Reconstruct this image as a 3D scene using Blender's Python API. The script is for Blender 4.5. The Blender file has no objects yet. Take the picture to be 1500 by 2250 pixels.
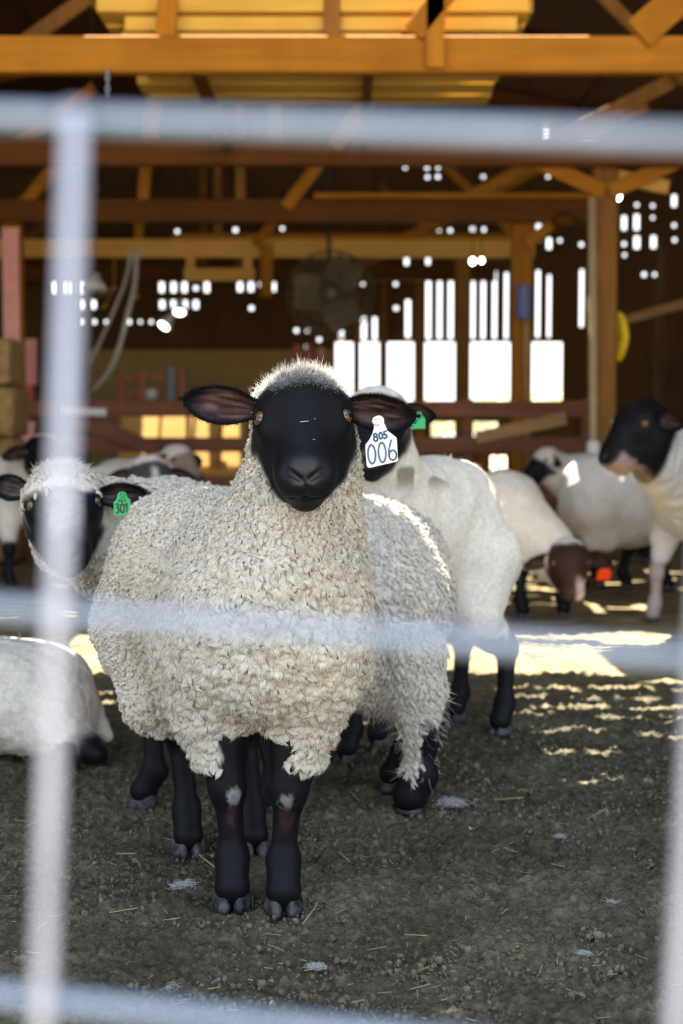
import bpy, math
import numpy as np
from mathutils import Vector, Matrix

# ------------------------------------------------------------------ camera, sky, sun, exposure
SC = bpy.context.scene
COL = SC.collection
FPX = 3125.0                       # 50 mm lens, 36 mm over 2250 px
CAM = np.array([0.0, 0.0, 0.9])
TH = math.atan(195.0 / 3125.0)     # the camera looks a little downwards
FW = np.array([0, math.cos(TH), -math.sin(TH)])
UP = np.array([0, math.sin(TH), math.cos(TH)])

cam_data = bpy.data.cameras.new('camera')
cam = bpy.data.objects.new('camera', cam_data)
COL.objects.link(cam)
cam.location = CAM
cam.rotation_euler = (math.pi / 2 - TH, 0, 0)
cam_data.lens = 50
cam_data.sensor_width = 36
cam_data.sensor_fit = 'AUTO'
cam_data.clip_start = 0.05
cam_data.clip_end = 300
cam_data.dof.use_dof = True
cam_data.dof.focus_distance = 2.52
cam_data.dof.aperture_fstop = 3.4
SC.camera = cam

SC.view_settings.view_transform = 'Standard'
SC.view_settings.look = 'None'
SC.view_settings.gamma = 1
SC.view_settings.use_curve_mapping = False
SC.view_settings.exposure = 0.10

SUN_DIR = np.array([0.06, -0.422, -0.905]); SUN_DIR /= np.linalg.norm(SUN_DIR)
world = bpy.data.worlds.new('sky'); SC.world = world
world.use_nodes = True
wn = world.node_tree.nodes; wl = world.node_tree.links
bg = wn['Background']
tc = wn.new('ShaderNodeTexCoord'); sx = wn.new('ShaderNodeSeparateXYZ')
rp = wn.new('ShaderNodeValToRGB')
wl.new(tc.outputs['Generated'], sx.inputs[0]); wl.new(sx.outputs['Z'], rp.inputs[0])
rp.color_ramp.elements[0].position = 0.0; rp.color_ramp.elements[0].color = (1.0, 1.0, 1.0, 1)
rp.color_ramp.elements[1].position = 0.55; rp.color_ramp.elements[1].color = (0.62, 0.78, 1.0, 1)
wl.new(rp.outputs[0], bg.inputs['Color'])
bg.inputs['Strength'].default_value = 2.42

sun_data = bpy.data.lights.new('sun', 'SUN')
sun_data.energy = 40.0
sun_data.color = (1.0, 0.93, 0.80)
sun_data.angle = 0.004
sun = bpy.data.objects.new('sun', sun_data); COL.objects.link(sun)
sun.rotation_euler = Vector(SUN_DIR).to_track_quat('-Z', 'Y').to_euler()
sun.location = (0, 10, 12)


def at(u, v, Y):
    d = FW + np.array([1.0, 0, 0]) * (u - 750) / FPX + UP * (1125 - v) / FPX
    return CAM + d * (Y / d[1])


def atz(u, v, z):
    d = FW + np.array([1.0, 0, 0]) * (u - 750) / FPX + UP * (1125 - v) / FPX
    return CAM + d * ((z - CAM[2]) / d[2])


# ------------------------------------------------------------------ object helpers
def tag(o, label=None, cat=None, group=None, kind=None):
    if label: o['label'] = label
    if cat: o['category'] = cat
    if group: o['group'] = group
    if kind: o['kind'] = kind
    return o


def empty(name, loc):
    o = bpy.data.objects.new(name, None)
    o.empty_display_size = 0.05
    COL.objects.link(o)
    o.location = [float(c) for c in loc]
    o['_o'] = [float(c) for c in loc]
    return o


def mesh_obj(name, V, F, mat, parent=None, col=None, smooth=False):
    """One mesh object. V in world coordinates; if parent is an empty the mesh is stored relative to it."""
    V = np.asarray(V, dtype=np.float32).reshape(-1, 3)
    p = parent
    off = np.zeros(3)
    while p is not None:
        off = off + np.array(p.location[:])
        p = p.parent
    V = V - off
    if parent is None or True:
        # origin at the base of the piece
        lo = V.min(0); hi = V.max(0)
        org = np.array([(lo[0] + hi[0]) / 2, (lo[1] + hi[1]) / 2, lo[2]])
    me = bpy.data.meshes.new(name)
    Vl = V - org
    if isinstance(F, np.ndarray):
        n = F.shape[1]
        me.vertices.add(len(Vl)); me.vertices.foreach_set('co', Vl.astype(np.float32).ravel())
        me.loops.add(F.size); me.loops.foreach_set('vertex_index', F.astype(np.int32).ravel())
        me.polygons.add(len(F))
        me.polygons.foreach_set('loop_start', np.arange(0, F.size, n, dtype=np.int32))
        me.polygons.foreach_set('loop_total', np.full(len(F), n, dtype=np.int32))
        me.update(calc_edges=True)
    else:
        me.from_pydata([tuple(map(float, v)) for v in Vl], [], [tuple(map(int, f)) for f in F])
        me.update()
    me.validate()
    if col is not None:
        a = me.attributes.new('col', 'FLOAT_COLOR', 'POINT')
        c = np.ones((len(Vl), 4), np.float32); c[:, :np.shape(col)[1]] = col
        a.data.foreach_set('color', c.ravel())
    if smooth:
        me.polygons.foreach_set('use_smooth', np.ones(len(me.polygons), bool))
    me.materials.append(mat)
    o = bpy.data.objects.new(name, me)
    COL.objects.link(o)
    o.location = [float(c) for c in org]
    if parent is not None:
        o.parent = parent
    return o


class MB:
    """Collects boxes, bars, tubes ... into one mesh."""
    def __init__(s):
        s.V = []; s.F = []

    def add(s, V, F):
        b = len(s.V)
        s.V += [tuple(map(float, v)) for v in V]
        s.F += [tuple(b + i for i in f) for f in F]
        return s

    def box(s, lo, hi):
        x0, y0, z0 = lo; x1, y1, z1 = hi
        V = [(x0, y0, z0), (x1, y0, z0), (x1, y1, z0), (x0, y1, z0), (x0, y0, z1), (x1, y0, z1), (x1, y1, z1), (x0, y1, z1)]
        return s.add(V, [(0, 3, 2, 1), (4, 5, 6, 7), (0, 1, 5, 4), (1, 2, 6, 5), (2, 3, 7, 6), (3, 0, 4, 7)])

    def bar(s, p, q, w, h, ref=(0, 1, 0), bev=0.0):
        """A sawn timber from p to q; h along ref, w across it; edges eased by bev."""
        p = np.array(p, float); q = np.array(q, float)
        d = q - p; d /= np.linalg.norm(d)
        r = np.array(ref, float); r = r - d * r.dot(d); r /= np.linalg.norm(r)
        c = np.cross(d, r)
        bev = bev or min(w, h) * 0.08
        ring = []
        for (a, b) in ((1, 1), (-1, 1), (-1, -1), (1, -1)):
            e = [(a * (w / 2 - bev), b * h / 2), (a * w / 2, b * (h / 2 - bev))]
            if a * b < 0: e = e[::-1]
            ring += e
        ring = ring[:1] + ring[1:]
        ang = [math.atan2(y, x) for x, y in ring]
        ring = [ring[i] for i in np.argsort(ang)]
        V = [p + c * x + r * y for x, y in ring] + [q + c * x + r * y for x, y in ring]
        n = len(ring)
        F = [tuple(range(n))[::-1], tuple(range(n, 2 * n))]
        F += [(i, (i + 1) % n, n + (i + 1) % n, n + i) for i in range(n)]
        return s.add(V, F)

    def tube(s, pts, r, n=8, cap=True):
        pts = [np.array(p, float) for p in pts]
        rr = r if hasattr(r, '__len__') else [r] * len(pts)
        ref = np.array([0.13, 0.21, 0.97])
        V = []; F = []
        for i, p in enumerate(pts):
            d = pts[min(i + 1, len(pts) - 1)] - pts[max(i - 1, 0)]
            d /= np.linalg.norm(d) + 1e-12
            if abs(d.dot(ref)) > 0.95: ref = np.array([0.97, 0.2, 0.1])
            u = np.cross(d, ref); u /= np.linalg.norm(u)
            w = np.cross(d, u)
            for k in range(n):
                a = 2 * math.pi * k / n
                V.append(p + rr[i] * (math.cos(a) * u + math.sin(a) * w))
        for i in range(len(pts) - 1):
            for k in range(n):
                F.append((i * n + k, i * n + (k + 1) % n, (i + 1) * n + (k + 1) % n, (i + 1) * n + k))
        if cap:
            F.append(tuple(range(n))[::-1]); F.append(tuple((len(pts) - 1) * n + k for k in range(n)))
        return s.add(V, F)

    def lathe(s, c, prof, axis=(0, 0, 1), n=24):
        c = np.array(c, float); ax = np.array(axis, float); ax /= np.linalg.norm(ax)
        u = np.cross(ax, (0.3, 0.9, 0.1)); u /= np.linalg.norm(u); w = np.cross(ax, u)
        V = []; F = []
        for (r, h) in prof:
            for k in range(n):
                a = 2 * math.pi * k / n
                V.append(c + ax * h + max(r, 1e-4) * (math.cos(a) * u + math.sin(a) * w))
        for i in range(len(prof) - 1):
            for k in range(n):
                F.append((i * n + k, i * n + (k + 1) % n, (i + 1) * n + (k + 1) % n, (i + 1) * n + k))
        F.append(tuple(range(n))[::-1]); F.append(tuple((len(prof) - 1) * n + k for k in range(n)))
        return s.add(V, F)

    def prism(s, P2, o, ux, uy, un, t):
        """Polygon P2 (2-D) in the plane (o, ux, uy), thickness t along un."""
        o = np.array(o, float)
        A = [o + ux * x + uy * y + un * t / 2 for x, y in P2]
        B = [o + ux * x + uy * y - un * t / 2 for x, y in P2]
        n = len(P2)
        F = [tuple(range(n)), tuple(range(2 * n - 1, n - 1, -1))]
        F += [(i, n + i, n + (i + 1) % n, (i + 1) % n) for i in range(n)]
        return s.add(A + B, F)

    def build(s, name, mat, parent=None, smooth=False):
        return mesh_obj(name, s.V, s.F, mat, parent, smooth=smooth)


# ------------------------------------------------------------------ numpy noise
def _hash(i, j, k, seed):
    n = (i * 374761393 + j * 668265263 + k * 2147483647 + seed * 1274126177) & 0xFFFFFFFF
    n = ((n ^ (n >> 13)) * 1274126177) & 0xFFFFFFFF
    n = n ^ (n >> 16)
    return (n & 0xFFFF) / 65535.0


def vnoise(P, freq, seed=0):
    Q = np.asarray(P, np.float64) * freq
    I = np.floor(Q).astype(np.int64); f = Q - I; f = f * f * (3 - 2 * f)
    out = 0
    for a in (0, 1):
        for b in (0, 1):
            for c in (0, 1):
                w = (f[:, 0] if a else 1 - f[:, 0]) * (f[:, 1] if b else 1 - f[:, 1]) * (f[:, 2] if c else 1 - f[:, 2])
                out = out + w * _hash(I[:, 0] + a, I[:, 1] + b, I[:, 2] + c, seed)
    return out


def cells(P, freq, seed=0):
    """Distance to the nearest of scattered feature points (cellular noise), about 0..1."""
    Q = np.asarray(P, np.float64) * freq
    I = np.floor(Q).astype(np.int64)
    best = np.full(len(Q), 9.0)
    for a in (-1, 0, 1):
        for b in (-1, 0, 1):
            for c in (-1, 0, 1):
                x, y, z = I[:, 0] + a, I[:, 1] + b, I[:, 2] + c
                d = (x + _hash(x, y, z, seed) - Q[:, 0]) ** 2 + (y + _hash(x, y, z, seed + 7) - Q[:, 1]) ** 2 + (z + _hash(x, y, z, seed + 13) - Q[:, 2]) ** 2
                best = np.minimum(best, d)
    return np.sqrt(best)


def sstep(a, b, x):
    t = np.clip((x - a) / (b - a), 0, 1)
    return t * t * (3 - 2 * t)


# ------------------------------------------------------------------ materials
def new_mat(name):
    m = bpy.data.materials.new(name); m.use_nodes = True
    nt = m.node_tree
    b = nt.nodes['Principled BSDF']
    return m, nt, b


def ramp(nt, fac, stops):
    r = nt.nodes.new('ShaderNodeValToRGB')
    cr = r.color_ramp
    while len(cr.elements) < len(stops): cr.elements.new(0.5)
    for e, (p, c) in zip(cr.elements, stops):
        e.position = p; e.color = (c[0], c[1], c[2], 1)
    nt.links.new(fac, r.inputs[0])
    return r


def noise(nt, scale=(1, 1, 1), nscale=1.0, detail=4, rough=0.55, coord='Object'):
    t = nt.nodes.new('ShaderNodeTexCoord'); mp = nt.nodes.new('ShaderNodeMapping')
    mp.inputs['Scale'].default_value = scale
    oi = nt.nodes.new('ShaderNodeObjectInfo'); ad = nt.nodes.new('ShaderNodeVectorMath'); ad.operation = 'ADD'
    sc = nt.nodes.new('ShaderNodeVectorMath'); sc.operation = 'SCALE'; sc.inputs['Scale'].default_value = 17.0
    cb = nt.nodes.new('ShaderNodeCombineXYZ')
    for i in range(3): nt.links.new(oi.outputs['Random'], cb.inputs[i])
    nt.links.new(cb.outputs[0], sc.inputs[0])
    nt.links.new(t.outputs[coord], mp.inputs[0])
    nt.links.new(mp.outputs[0], ad.inputs[0]); nt.links.new(sc.outputs[0], ad.inputs[1])
    n = nt.nodes.new('ShaderNodeTexNoise')
    n.inputs['Scale'].default_value = nscale; n.inputs['Detail'].default_value = detail; n.inputs['Roughness'].default_value = rough
    nt.links.new(ad.outputs[0], n.inputs['Vector'])
    return n


def bump(nt, b, h, strength, dist=0.01):
    bp = nt.nodes.new('ShaderNodeBump'); bp.inputs['Strength'].default_value = strength; bp.inputs['Distance'].default_value = dist
    nt.links.new(h, bp.inputs['Height']); nt.links.new(bp.outputs[0], b.inputs['Normal'])


def wood(name, c0, c1, axis, rough=0.8):
    m, nt, b = new_mat(name)
    sc = [16, 16, 16]; sc[axis] = 1.1
    n = noise(nt, sc, 1.0, 6, 0.6)
    n2 = noise(nt, (1, 1, 1), 2.3, 3, 0.6)
    mx = nt.nodes.new('ShaderNodeMath'); mx.operation = 'MULTIPLY_ADD'; mx.inputs[1].default_value = 0.6
    nt.links.new(n.outputs[0], mx.inputs[0])
    m2 = nt.nodes.new('ShaderNodeMath'); m2.operation = 'MULTIPLY'; m2.inputs[1].default_value = 0.4
    nt.links.new(n2.outputs[0], m2.inputs[0]); nt.links.new(m2.outputs[0], mx.inputs[2])
    r = ramp(nt, mx.outputs[0], [(0.3, c0), (0.68, c1)])
    nt.links.new(r.outputs[0], b.inputs['Base Color'])
    b.inputs['Roughness'].default_value = rough
    b.inputs['Specular IOR Level'].default_value = 0.25
    bump(nt, b, n.outputs[0], 0.4, 0.006)
    return m


def plain(name, c, rough=0.6, metal=0.0, var=0.15, spec=0.4, scale=9.0):
    m, nt, b = new_mat(name)
    n = noise(nt, (1, 1, 1), scale, 4)
    lo = [x * (1 - var) for x in c]; hi = [min(1, x * (1 + var)) for x in c]
    r = ramp(nt, n.outputs[0], [(0.3, lo), (0.7, hi)])
    nt.links.new(r.outputs[0], b.inputs['Base Color'])
    b.inputs['Roughness'].default_value = rough; b.inputs['Metallic'].default_value = metal
    b.inputs['Specular IOR Level'].default_value = spec
    return m


def emit(name, c, s):
    m, nt, b = new_mat(name)
    b.inputs['Base Color'].default_value = (*c, 1)
    b.inputs['Emission Color'].default_value = (*c, 1)
    b.inputs['Emission Strength'].default_value = s
    return m


M = {}
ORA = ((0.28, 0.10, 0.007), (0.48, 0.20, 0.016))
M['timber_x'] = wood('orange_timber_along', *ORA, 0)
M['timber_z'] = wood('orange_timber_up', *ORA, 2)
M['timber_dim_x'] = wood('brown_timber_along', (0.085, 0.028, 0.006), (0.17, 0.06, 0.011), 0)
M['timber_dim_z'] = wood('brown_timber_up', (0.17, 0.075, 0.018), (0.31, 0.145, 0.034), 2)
M['lumber'] = wood('fresh_yellow_lumber', (0.55, 0.33, 0.06), (0.80, 0.54, 0.12), 0)
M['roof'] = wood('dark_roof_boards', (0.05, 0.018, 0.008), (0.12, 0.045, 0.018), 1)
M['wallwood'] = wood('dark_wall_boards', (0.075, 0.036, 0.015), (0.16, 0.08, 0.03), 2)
M['rail'] = wood('worn_fence_rail', (0.12, 0.045, 0.025), (0.26, 0.11, 0.06), 0)
M['rail_tan'] = wood('tan_fence_board', (0.30, 0.17, 0.07), (0.5, 0.30, 0.13), 0)
M['ply'] = wood('yellow_board', (0.6, 0.33, 0.07), (0.8, 0.48, 0.14), 0)
M['panel'] = wood('olive_lower_boards', (0.36, 0.25, 0.09), (0.52, 0.37, 0.15), 0)
M['galv'] = plain('galvanised_steel', (0.29, 0.35, 0.47), 0.5, 0.2, 0.12, 0.4, 40)
M['galv_pale'] = plain('pale_galvanised_steel', (0.48, 0.50, 0.60), 0.5, 0.1, 0.12, 0.4, 40)
M['red'] = plain('red_paint', (0.72, 0.10, 0.09), 0.45, 0, 0.15)
M['pink'] = plain('sunlit_red_paint', (0.97, 0.42, 0.38), 0.5, 0, 0.12)  # red paint lightened, sunlight put into its colour
M['rust'] = plain('rusty_red_metal', (0.62, 0.20, 0.11), 0.5, 0, 0.3)
M['blue'] = plain('blue_plastic', (0.16, 0.19, 0.42), 0.45, 0, 0.12)
M['yellow'] = plain('yellow_rubber', (0.75, 0.48, 0.01), 0.5, 0, 0.1)
M['white'] = plain('white_enamel', (0.8, 0.8, 0.8), 0.35, 0, 0.05)
M['pvc'] = plain('pale_pipe', (0.40, 0.30, 0.17), 0.5, 0, 0.1)
M['hose'] = plain('clear_grey_hose', (0.66, 0.66, 0.63), 0.3, 0, 0.12)
M['dark'] = plain('dark_metal', (0.05, 0.045, 0.035), 0.5, 0.3, 0.2)
M['fan'] = plain('dusty_fan_metal', (0.12, 0.10, 0.06), 0.6, 0.2, 0.2)
M['straw'] = plain('straw', (0.30, 0.255, 0.135), 0.8, 0, 0.35)
M['bale'] = plain('tan_bale_straw', (0.30, 0.19, 0.08), 0.95, 0, 0.35, 0.2, 30)
M['hoof'] = plain('grey_horn', (0.050, 0.053, 0.058), 0.6, 0, 0.85, 0.15, 45)
M['tagwhite'] = plain('white_tag_plastic', (0.70, 0.74, 0.69), 0.4, 0, 0.03)
M['ink'] = plain('blue_grey_ink', (0.10, 0.16, 0.27), 0.6, 0, 0.12, 0.3, 200)
M['taggreen'] = plain('green_tag_plastic', (0.02, 0.36, 0.12), 0.4, 0, 0.05)
M['blackink'] = plain('black_ink', (0.01, 0.02, 0.015), 0.6, 0, 0.1)
M['tagred'] = plain('red_tag_plastic', (0.95, 0.06, 0.01), 0.4, 0, 0.05)
M['bulb'] = emit('bulb_glow', (1.0, 0.9, 0.66), 40)
M['lampglow'] = emit('lamp_glow', (1.0, 0.97, 0.85), 14)
M['feather'] = plain('white_wool_tuft', (0.45, 0.45, 0.45), 0.95, 0, 0.1)
M['leaf'] = plain('pale_leaves', (0.70, 0.73, 0.52), 0.7, 0, 0.25, 0.3, 3)
M['bark'] = plain('brown_bark', (0.14, 0.09, 0.05), 0.9, 0, 0.3)


def coat_mat(name, transl=0.0, hair=True, sheen=0.0):
    """Hide and wool: the colour comes from the animal's own markings, stored per point."""
    m, nt, b = new_mat(name)
    at_ = nt.nodes.new('ShaderNodeAttribute'); at_.attribute_name = 'col'
    n = noise(nt, (1, 1, 1), 90, 3, 0.6)
    mr = nt.nodes.new('ShaderNodeMapRange'); mr.inputs[1].default_value = 0.3; mr.inputs[2].default_value = 0.7
    mr.inputs[3].default_value = 0.82; mr.inputs[4].default_value = 1.12
    nt.links.new(n.outputs[0], mr.inputs[0])
    mx = nt.nodes.new('ShaderNodeVectorMath'); mx.operation = 'SCALE'
    nt.links.new(at_.outputs['Color'], mx.inputs[0]); nt.links.new(mr.outputs[0], mx.inputs['Scale'])
    nt.links.new(mx.outputs[0], b.inputs['Base Color'])
    sv = nt.nodes.new('ShaderNodeSeparateColor'); sv.mode = 'HSV'
    nt.links.new(at_.outputs['Color'], sv.inputs[0])
    rg = nt.nodes.new('ShaderNodeMapRange'); rg.inputs[1].default_value = 0.02; rg.inputs[2].default_value = 0.3
    rg.inputs[3].default_value = 0.48; rg.inputs[4].default_value = 0.95
    nt.links.new(sv.outputs[2], rg.inputs[0])
    gl = nt.nodes.new('ShaderNodeMath'); gl.operation = 'MULTIPLY'
    ga = nt.nodes.new('ShaderNodeMapRange'); ga.inputs[3].default_value = 0.6; ga.inputs[4].default_value = 1.0
    nt.links.new(at_.outputs['Alpha'], ga.inputs[0])
    nt.links.new(rg.outputs[0], gl.inputs[0]); nt.links.new(ga.outputs[0], gl.inputs[1]); nt.links.new(gl.outputs[0], b.inputs['Roughness'])
    gs = nt.nodes.new('ShaderNodeMapRange'); gs.inputs[3].default_value = 0.40; gs.inputs[4].default_value = 0.11
    nt.links.new(at_.outputs['Alpha'], gs.inputs[0]); nt.links.new(gs.outputs[0], b.inputs['Specular IOR Level'])
    b.inputs['Specular IOR Level'].default_value = 0.13
    n2 = noise(nt, (1, 1, 1), 800, 2, 0.6)
    bump(nt, b, n2.outputs[0], 0.22, 0.003)
    if transl:
        tr = nt.nodes.new('ShaderNodeBsdfTranslucent'); ms = nt.nodes.new('ShaderNodeMixShader'); ms.inputs[0].default_value = transl
        nt.links.new(mx.outputs[0], tr.inputs[0])
        nt.links.new(b.outputs[0], ms.inputs[1]); nt.links.new(tr.outputs[0], ms.inputs[2])
        nt.links.new(ms.outputs[0], nt.nodes['Material Output'].inputs[0])
    return m


M['coat'] = coat_mat('sheep_coat')
M['wool'] = coat_mat('wool_locks', 0.25)
M['ear'] = coat_mat('ear_skin', 0.12)
mE, ntE, bE = new_mat('amber_eye')
bE.inputs['Base Color'].default_value = (0.16, 0.06, 0.02, 1); bE.inputs['Roughness'].default_value = 0.06
bE.inputs['Coat Weight'].default_value = 1.0; bE.inputs['Coat Roughness'].default_value = 0.03
nE = noise(ntE, (1, 1, 1), 120, 3); rE = ramp(ntE, nE.outputs[0], [(0.3, (0.05, 0.018, 0.009)), (0.7, (0.17, 0.068, 0.026))])
ntE.links.new(rE.outputs[0], bE.inputs['Base Color'])
M['eye'] = mE
M['pupil'] = plain('dark_pupil', (0.006, 0.006, 0.008), 0.08, 0, 0.1, 0.6)


# ------------------------------------------------------------------ ground
def make_ground():
    def axis(lo, a, b, hi, fine, grow=1.13):
        mid = list(np.arange(a, b + 1e-6, fine))
        left = []; x = a; st = fine
        while x > lo: st *= grow; x -= st; left.append(max(x, lo))
        right = []; x = mid[-1]; st = fine
        while x < hi: st *= grow; x += st; right.append(min(x, hi))
        return np.array(left[::-1] + mid + right)
    X = axis(-30, -0.85, 0.95, 30, 0.0038)
    Yl = axis(-25, 2.0, 2.95, 60, 0.0040, 1.018)
    gx, gy = np.meshgrid(X, Yl)
    P = np.stack([gx.ravel(), gy.ravel(), np.zeros(gx.size)], 1)
    h = (vnoise(P, 2.2, 1) - 0.5) * 0.020 + (vnoise(P, 7, 2) - 0.5) * 0.018
    near = np.exp(-((np.maximum(0, P[:, 1] - 4.5) / 3.0) ** 2)) * np.exp(-(np.maximum(0, np.abs(P[:, 0]) - 1.6)) ** 2)
    near *= sstep(0.5, 1.6, P[:, 1])
    c1 = np.clip(1 - cells(P, 22, 3) * 1.25, 0, 1); c2 = np.clip(1 - cells(P, 48, 5) * 1.2, 0, 1); c3 = np.clip(1 - cells(P, 105, 15) * 1.15, 0, 1)
    rough = vnoise(P, 4, 8)
    billow = sum(a_ * (1 - np.abs(2 * vnoise(P, f_, 50 + k_) - 1)) for k_, (f_, a_) in enumerate(((16, 0.010), (36, 0.008), (75, 0.006), (150, 0.0035))))
    h += near * (billow - 0.013)
    h += near * (c1 * 0.014 * rough * 1.6 + c2 * 0.011 + c3 * 0.0065)
    h += (1 - near) * (vnoise(P, 12, 9) - 0.5) * 0.015
    P[:, 2] = h - 0.020
    nx, ny = len(X), len(Yl)
    idx = np.arange(nx * ny).reshape(ny, nx)
    F = np.stack([idx[:-1, :-1].ravel(), idx[:-1, 1:].ravel(), idx[1:, 1:].ravel(), idx[1:, :-1].ravel()], 1)
    m, nt, b = new_mat('trodden_barn_dirt')
    n = noise(nt, (1, 1, 1), 3.0, 8, 0.65); n2 = noise(nt, (1, 1, 1), 55, 5, 0.6)
    r = ramp(nt, n.outputs[0], [(0.3, (0.066, 0.058, 0.036)), (0.5, (0.125, 0.112, 0.074)), (0.72, (0.20, 0.182, 0.128))])
    r2 = ramp(nt, n2.outputs[0], [(0.3, (0.5, 0.5, 0.5)), (0.55, (1.0, 1.0, 1.0)), (0.72, (1.7, 1.65, 1.5))])
    mm = nt.nodes.new('ShaderNodeMix'); mm.data_type = 'RGBA'; mm.blend_type = 'MULTIPLY'; mm.inputs[0].default_value = 1
    nt.links.new(r.outputs[0], mm.inputs[6]); nt.links.new(r2.outputs[0], mm.inputs[7])
    # strawy yellow litter further in, pale dry yard in front of and behind the barn
    tcn = nt.nodes.new('ShaderNodeTexCoord'); sp = nt.nodes.new('ShaderNodeSeparateXYZ'); gm = nt.nodes.new('ShaderNodeNewGeometry')
    nt.links.new(gm.outputs['Position'], sp.inputs[0])
    far = nt.nodes.new('ShaderNodeMapRange'); far.inputs[1].default_value = 4.3; far.inputs[2].default_value = 5.6
    nt.links.new(sp.outputs['Y'], far.inputs[0])
    n3 = noise(nt, (1, 2.5, 1), 6, 5, 0.65)
    r3 = ramp(nt, n3.outputs[0], [(0.36, (0.13, 0.105, 0.06)), (0.55, (0.30, 0.235, 0.12)), (0.72, (0.50, 0.39, 0.20))])
    m2 = nt.nodes.new('ShaderNodeMix'); m2.data_type = 'RGBA'
    nt.links.new(far.outputs[0], m2.inputs[0]); nt.links.new(mm.outputs[2], m2.inputs[6]); nt.links.new(r3.outputs[0], m2.inputs[7])
    yd = nt.nodes.new('ShaderNodeMapRange'); yd.inputs[1].default_value = 0.9; yd.inputs[2].default_value = 0.2
    nt.links.new(sp.outputs['Y'], yd.inputs[0])
    yb = nt.nodes.new('ShaderNodeMapRange'); yb.inputs[1].default_value = 19.6; yb.inputs[2].default_value = 20.2
    nt.links.new(sp.outputs['Y'], yb.inputs[0])
    ys = nt.nodes.new('ShaderNodeMath'); ys.operation = 'ADD'
    nt.links.new(yd.outputs[0], ys.inputs[0]); nt.links.new(yb.outputs[0], ys.inputs[1])
    n4 = noise(nt, (1, 1, 1), 1.5, 5, 0.6); r4 = ramp(nt, n4.outputs[0], [(0.3, (0.40, 0.33, 0.20)), (0.7, (0.56, 0.48, 0.31))])
    m3 = nt.nodes.new('ShaderNodeMix'); m3.data_type = 'RGBA'
    nt.links.new(ys.outputs[0], m3.inputs[0]); nt.links.new(m2.outputs[2], m3.inputs[6]); nt.links.new(r4.outputs[0], m3.inputs[7])
    nt.links.new(m3.outputs[2], b.inputs['Base Color'])
    b.inputs['Roughness'].default_value = 0.95; b.inputs['Specular IOR Level'].default_value = 0.15
    n5 = noise(nt, (1, 1, 1), 150, 4, 0.65)
    ad5 = nt.nodes.new('ShaderNodeMath'); ad5.operation = 'MULTIPLY_ADD'; ad5.inputs[1].default_value = 0.45
    nt.links.new(n5.outputs[0], ad5.inputs[0]); nt.links.new(n2.outputs[0], ad5.inputs[2])
    bump(nt, b, ad5.outputs[0], 0.95, 0.022)
    o = mesh_obj('floor', P, F, m, smooth=True)
    tag(o, kind='structure')


make_ground()


# ------------------------------------------------------------------ barn shell
def grid_sheet(xs, ys, holes, fmap, thick):
    """A sheet in (s, t) with rectangular holes, given thickness by fmap(s, t, side)."""
    S = sorted(set([xs[0], xs[1]] + [min(max(h[i], xs[0]), xs[1]) for h in holes for i in (0, 1)]))
    T = sorted(set([ys[0], ys[1]] + [min(max(h[i], ys[0]), ys[1]) for h in holes for i in (2, 3)]))
    S = np.array(S); T = np.array(T)
    solid = np.ones((len(S) - 1, len(T) - 1), bool)
    cs = (S[1:] + S[:-1]) / 2; ct = (T[1:] + T[:-1]) / 2
    for (a, b, c, d) in holes:
        solid[np.ix_((cs > a) & (cs < b), (ct > c) & (ct < d))] = False
    ns, nt_ = len(S), len(T)
    V = [fmap(s, t, 0) for s in S for t in T] + [fmap(s, t, thick) for s in S for t in T]
    off = ns * nt_
    F = []
    def vid(i, j, k): return k * off + i * nt_ + j
    for i in range(ns - 1):
        for j in range(nt_ - 1):
            if not solid[i, j]: continue
            F.append((vid(i, j, 0), vid(i + 1, j, 0), vid(i + 1, j + 1, 0), vid(i, j + 1, 0)))
            F.append((vid(i, j, 1), vid(i, j + 1, 1), vid(i + 1, j + 1, 1), vid(i + 1, j, 1)))
            for (di, dj, a, b) in ((-1, 0, (i, j), (i, j + 1)), (1, 0, (i + 1, j), (i + 1, j + 1)), (0, -1, (i, j), (i + 1, j)), (0, 1, (i, j + 1), (i + 1, j + 1))):
                ii, jj = i + di, j + dj
                if not (0 <= ii < ns - 1 and 0 <= jj < nt_ - 1) or not solid[ii, jj]:
                    F.append((vid(*a, 0), vid(*b, 0), vid(*b, 1), vid(*a, 1)))
    used = sorted({v for f in F for v in f}); mp = {v: i for i, v in enumerate(used)}
    return [V[v] for v in used], [tuple(mp[v] for v in f) for f in F]


YB = 19.5                      # back wall
RIDGE_X, RIDGE_Z, EAVE_Z, HALF = 0.0, 5.5, 4.25, 6.2
YF = 1.7                       # front edge of the roof: the front side is open


def roof_z(x):
    return RIDGE_Z - (RIDGE_Z - EAVE_Z) * abs(x - RIDGE_X) / HALF


windows = [(736, 776), (790, 834), (850, 910), (932, 1008), (1032, 1132), (1165, 1236)]
slits = [(741, 758, 718, 748), (790, 808, 693, 750), (815, 831, 693, 750), (887, 905, 655, 745), (932, 950, 612, 748), (957, 974, 610, 748), (981, 999, 608, 748),
         (1031, 1047, 595, 748), (1053, 1070, 590, 748), (1078, 1095, 592, 748), (1104, 1120, 595, 748), (1173, 1190, 590, 745), (1198, 1214, 600, 745), (1269, 1286, 588, 722),
         (1174, 1192, 488, 508), (1197, 1215, 484, 510), (1197, 1215, 519, 551), (1362, 1380, 470, 509), (1389, 1408, 467, 509), (1389, 1409, 515, 550), (1426, 1445, 514, 549),
         (1472, 1490, 424, 458), (1191, 1209, 264, 311), (1358, 1376, 266, 311), (1388, 1405, 273, 312), (885, 901, 559, 587), (932, 948, 559, 585)]
for x in (121, 148, 178): slits.append((x - 9, x + 9, 616, 648))
for x in (355, 381, 405, 454): slits.append((x - 9, x + 9, 616, 646))
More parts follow.
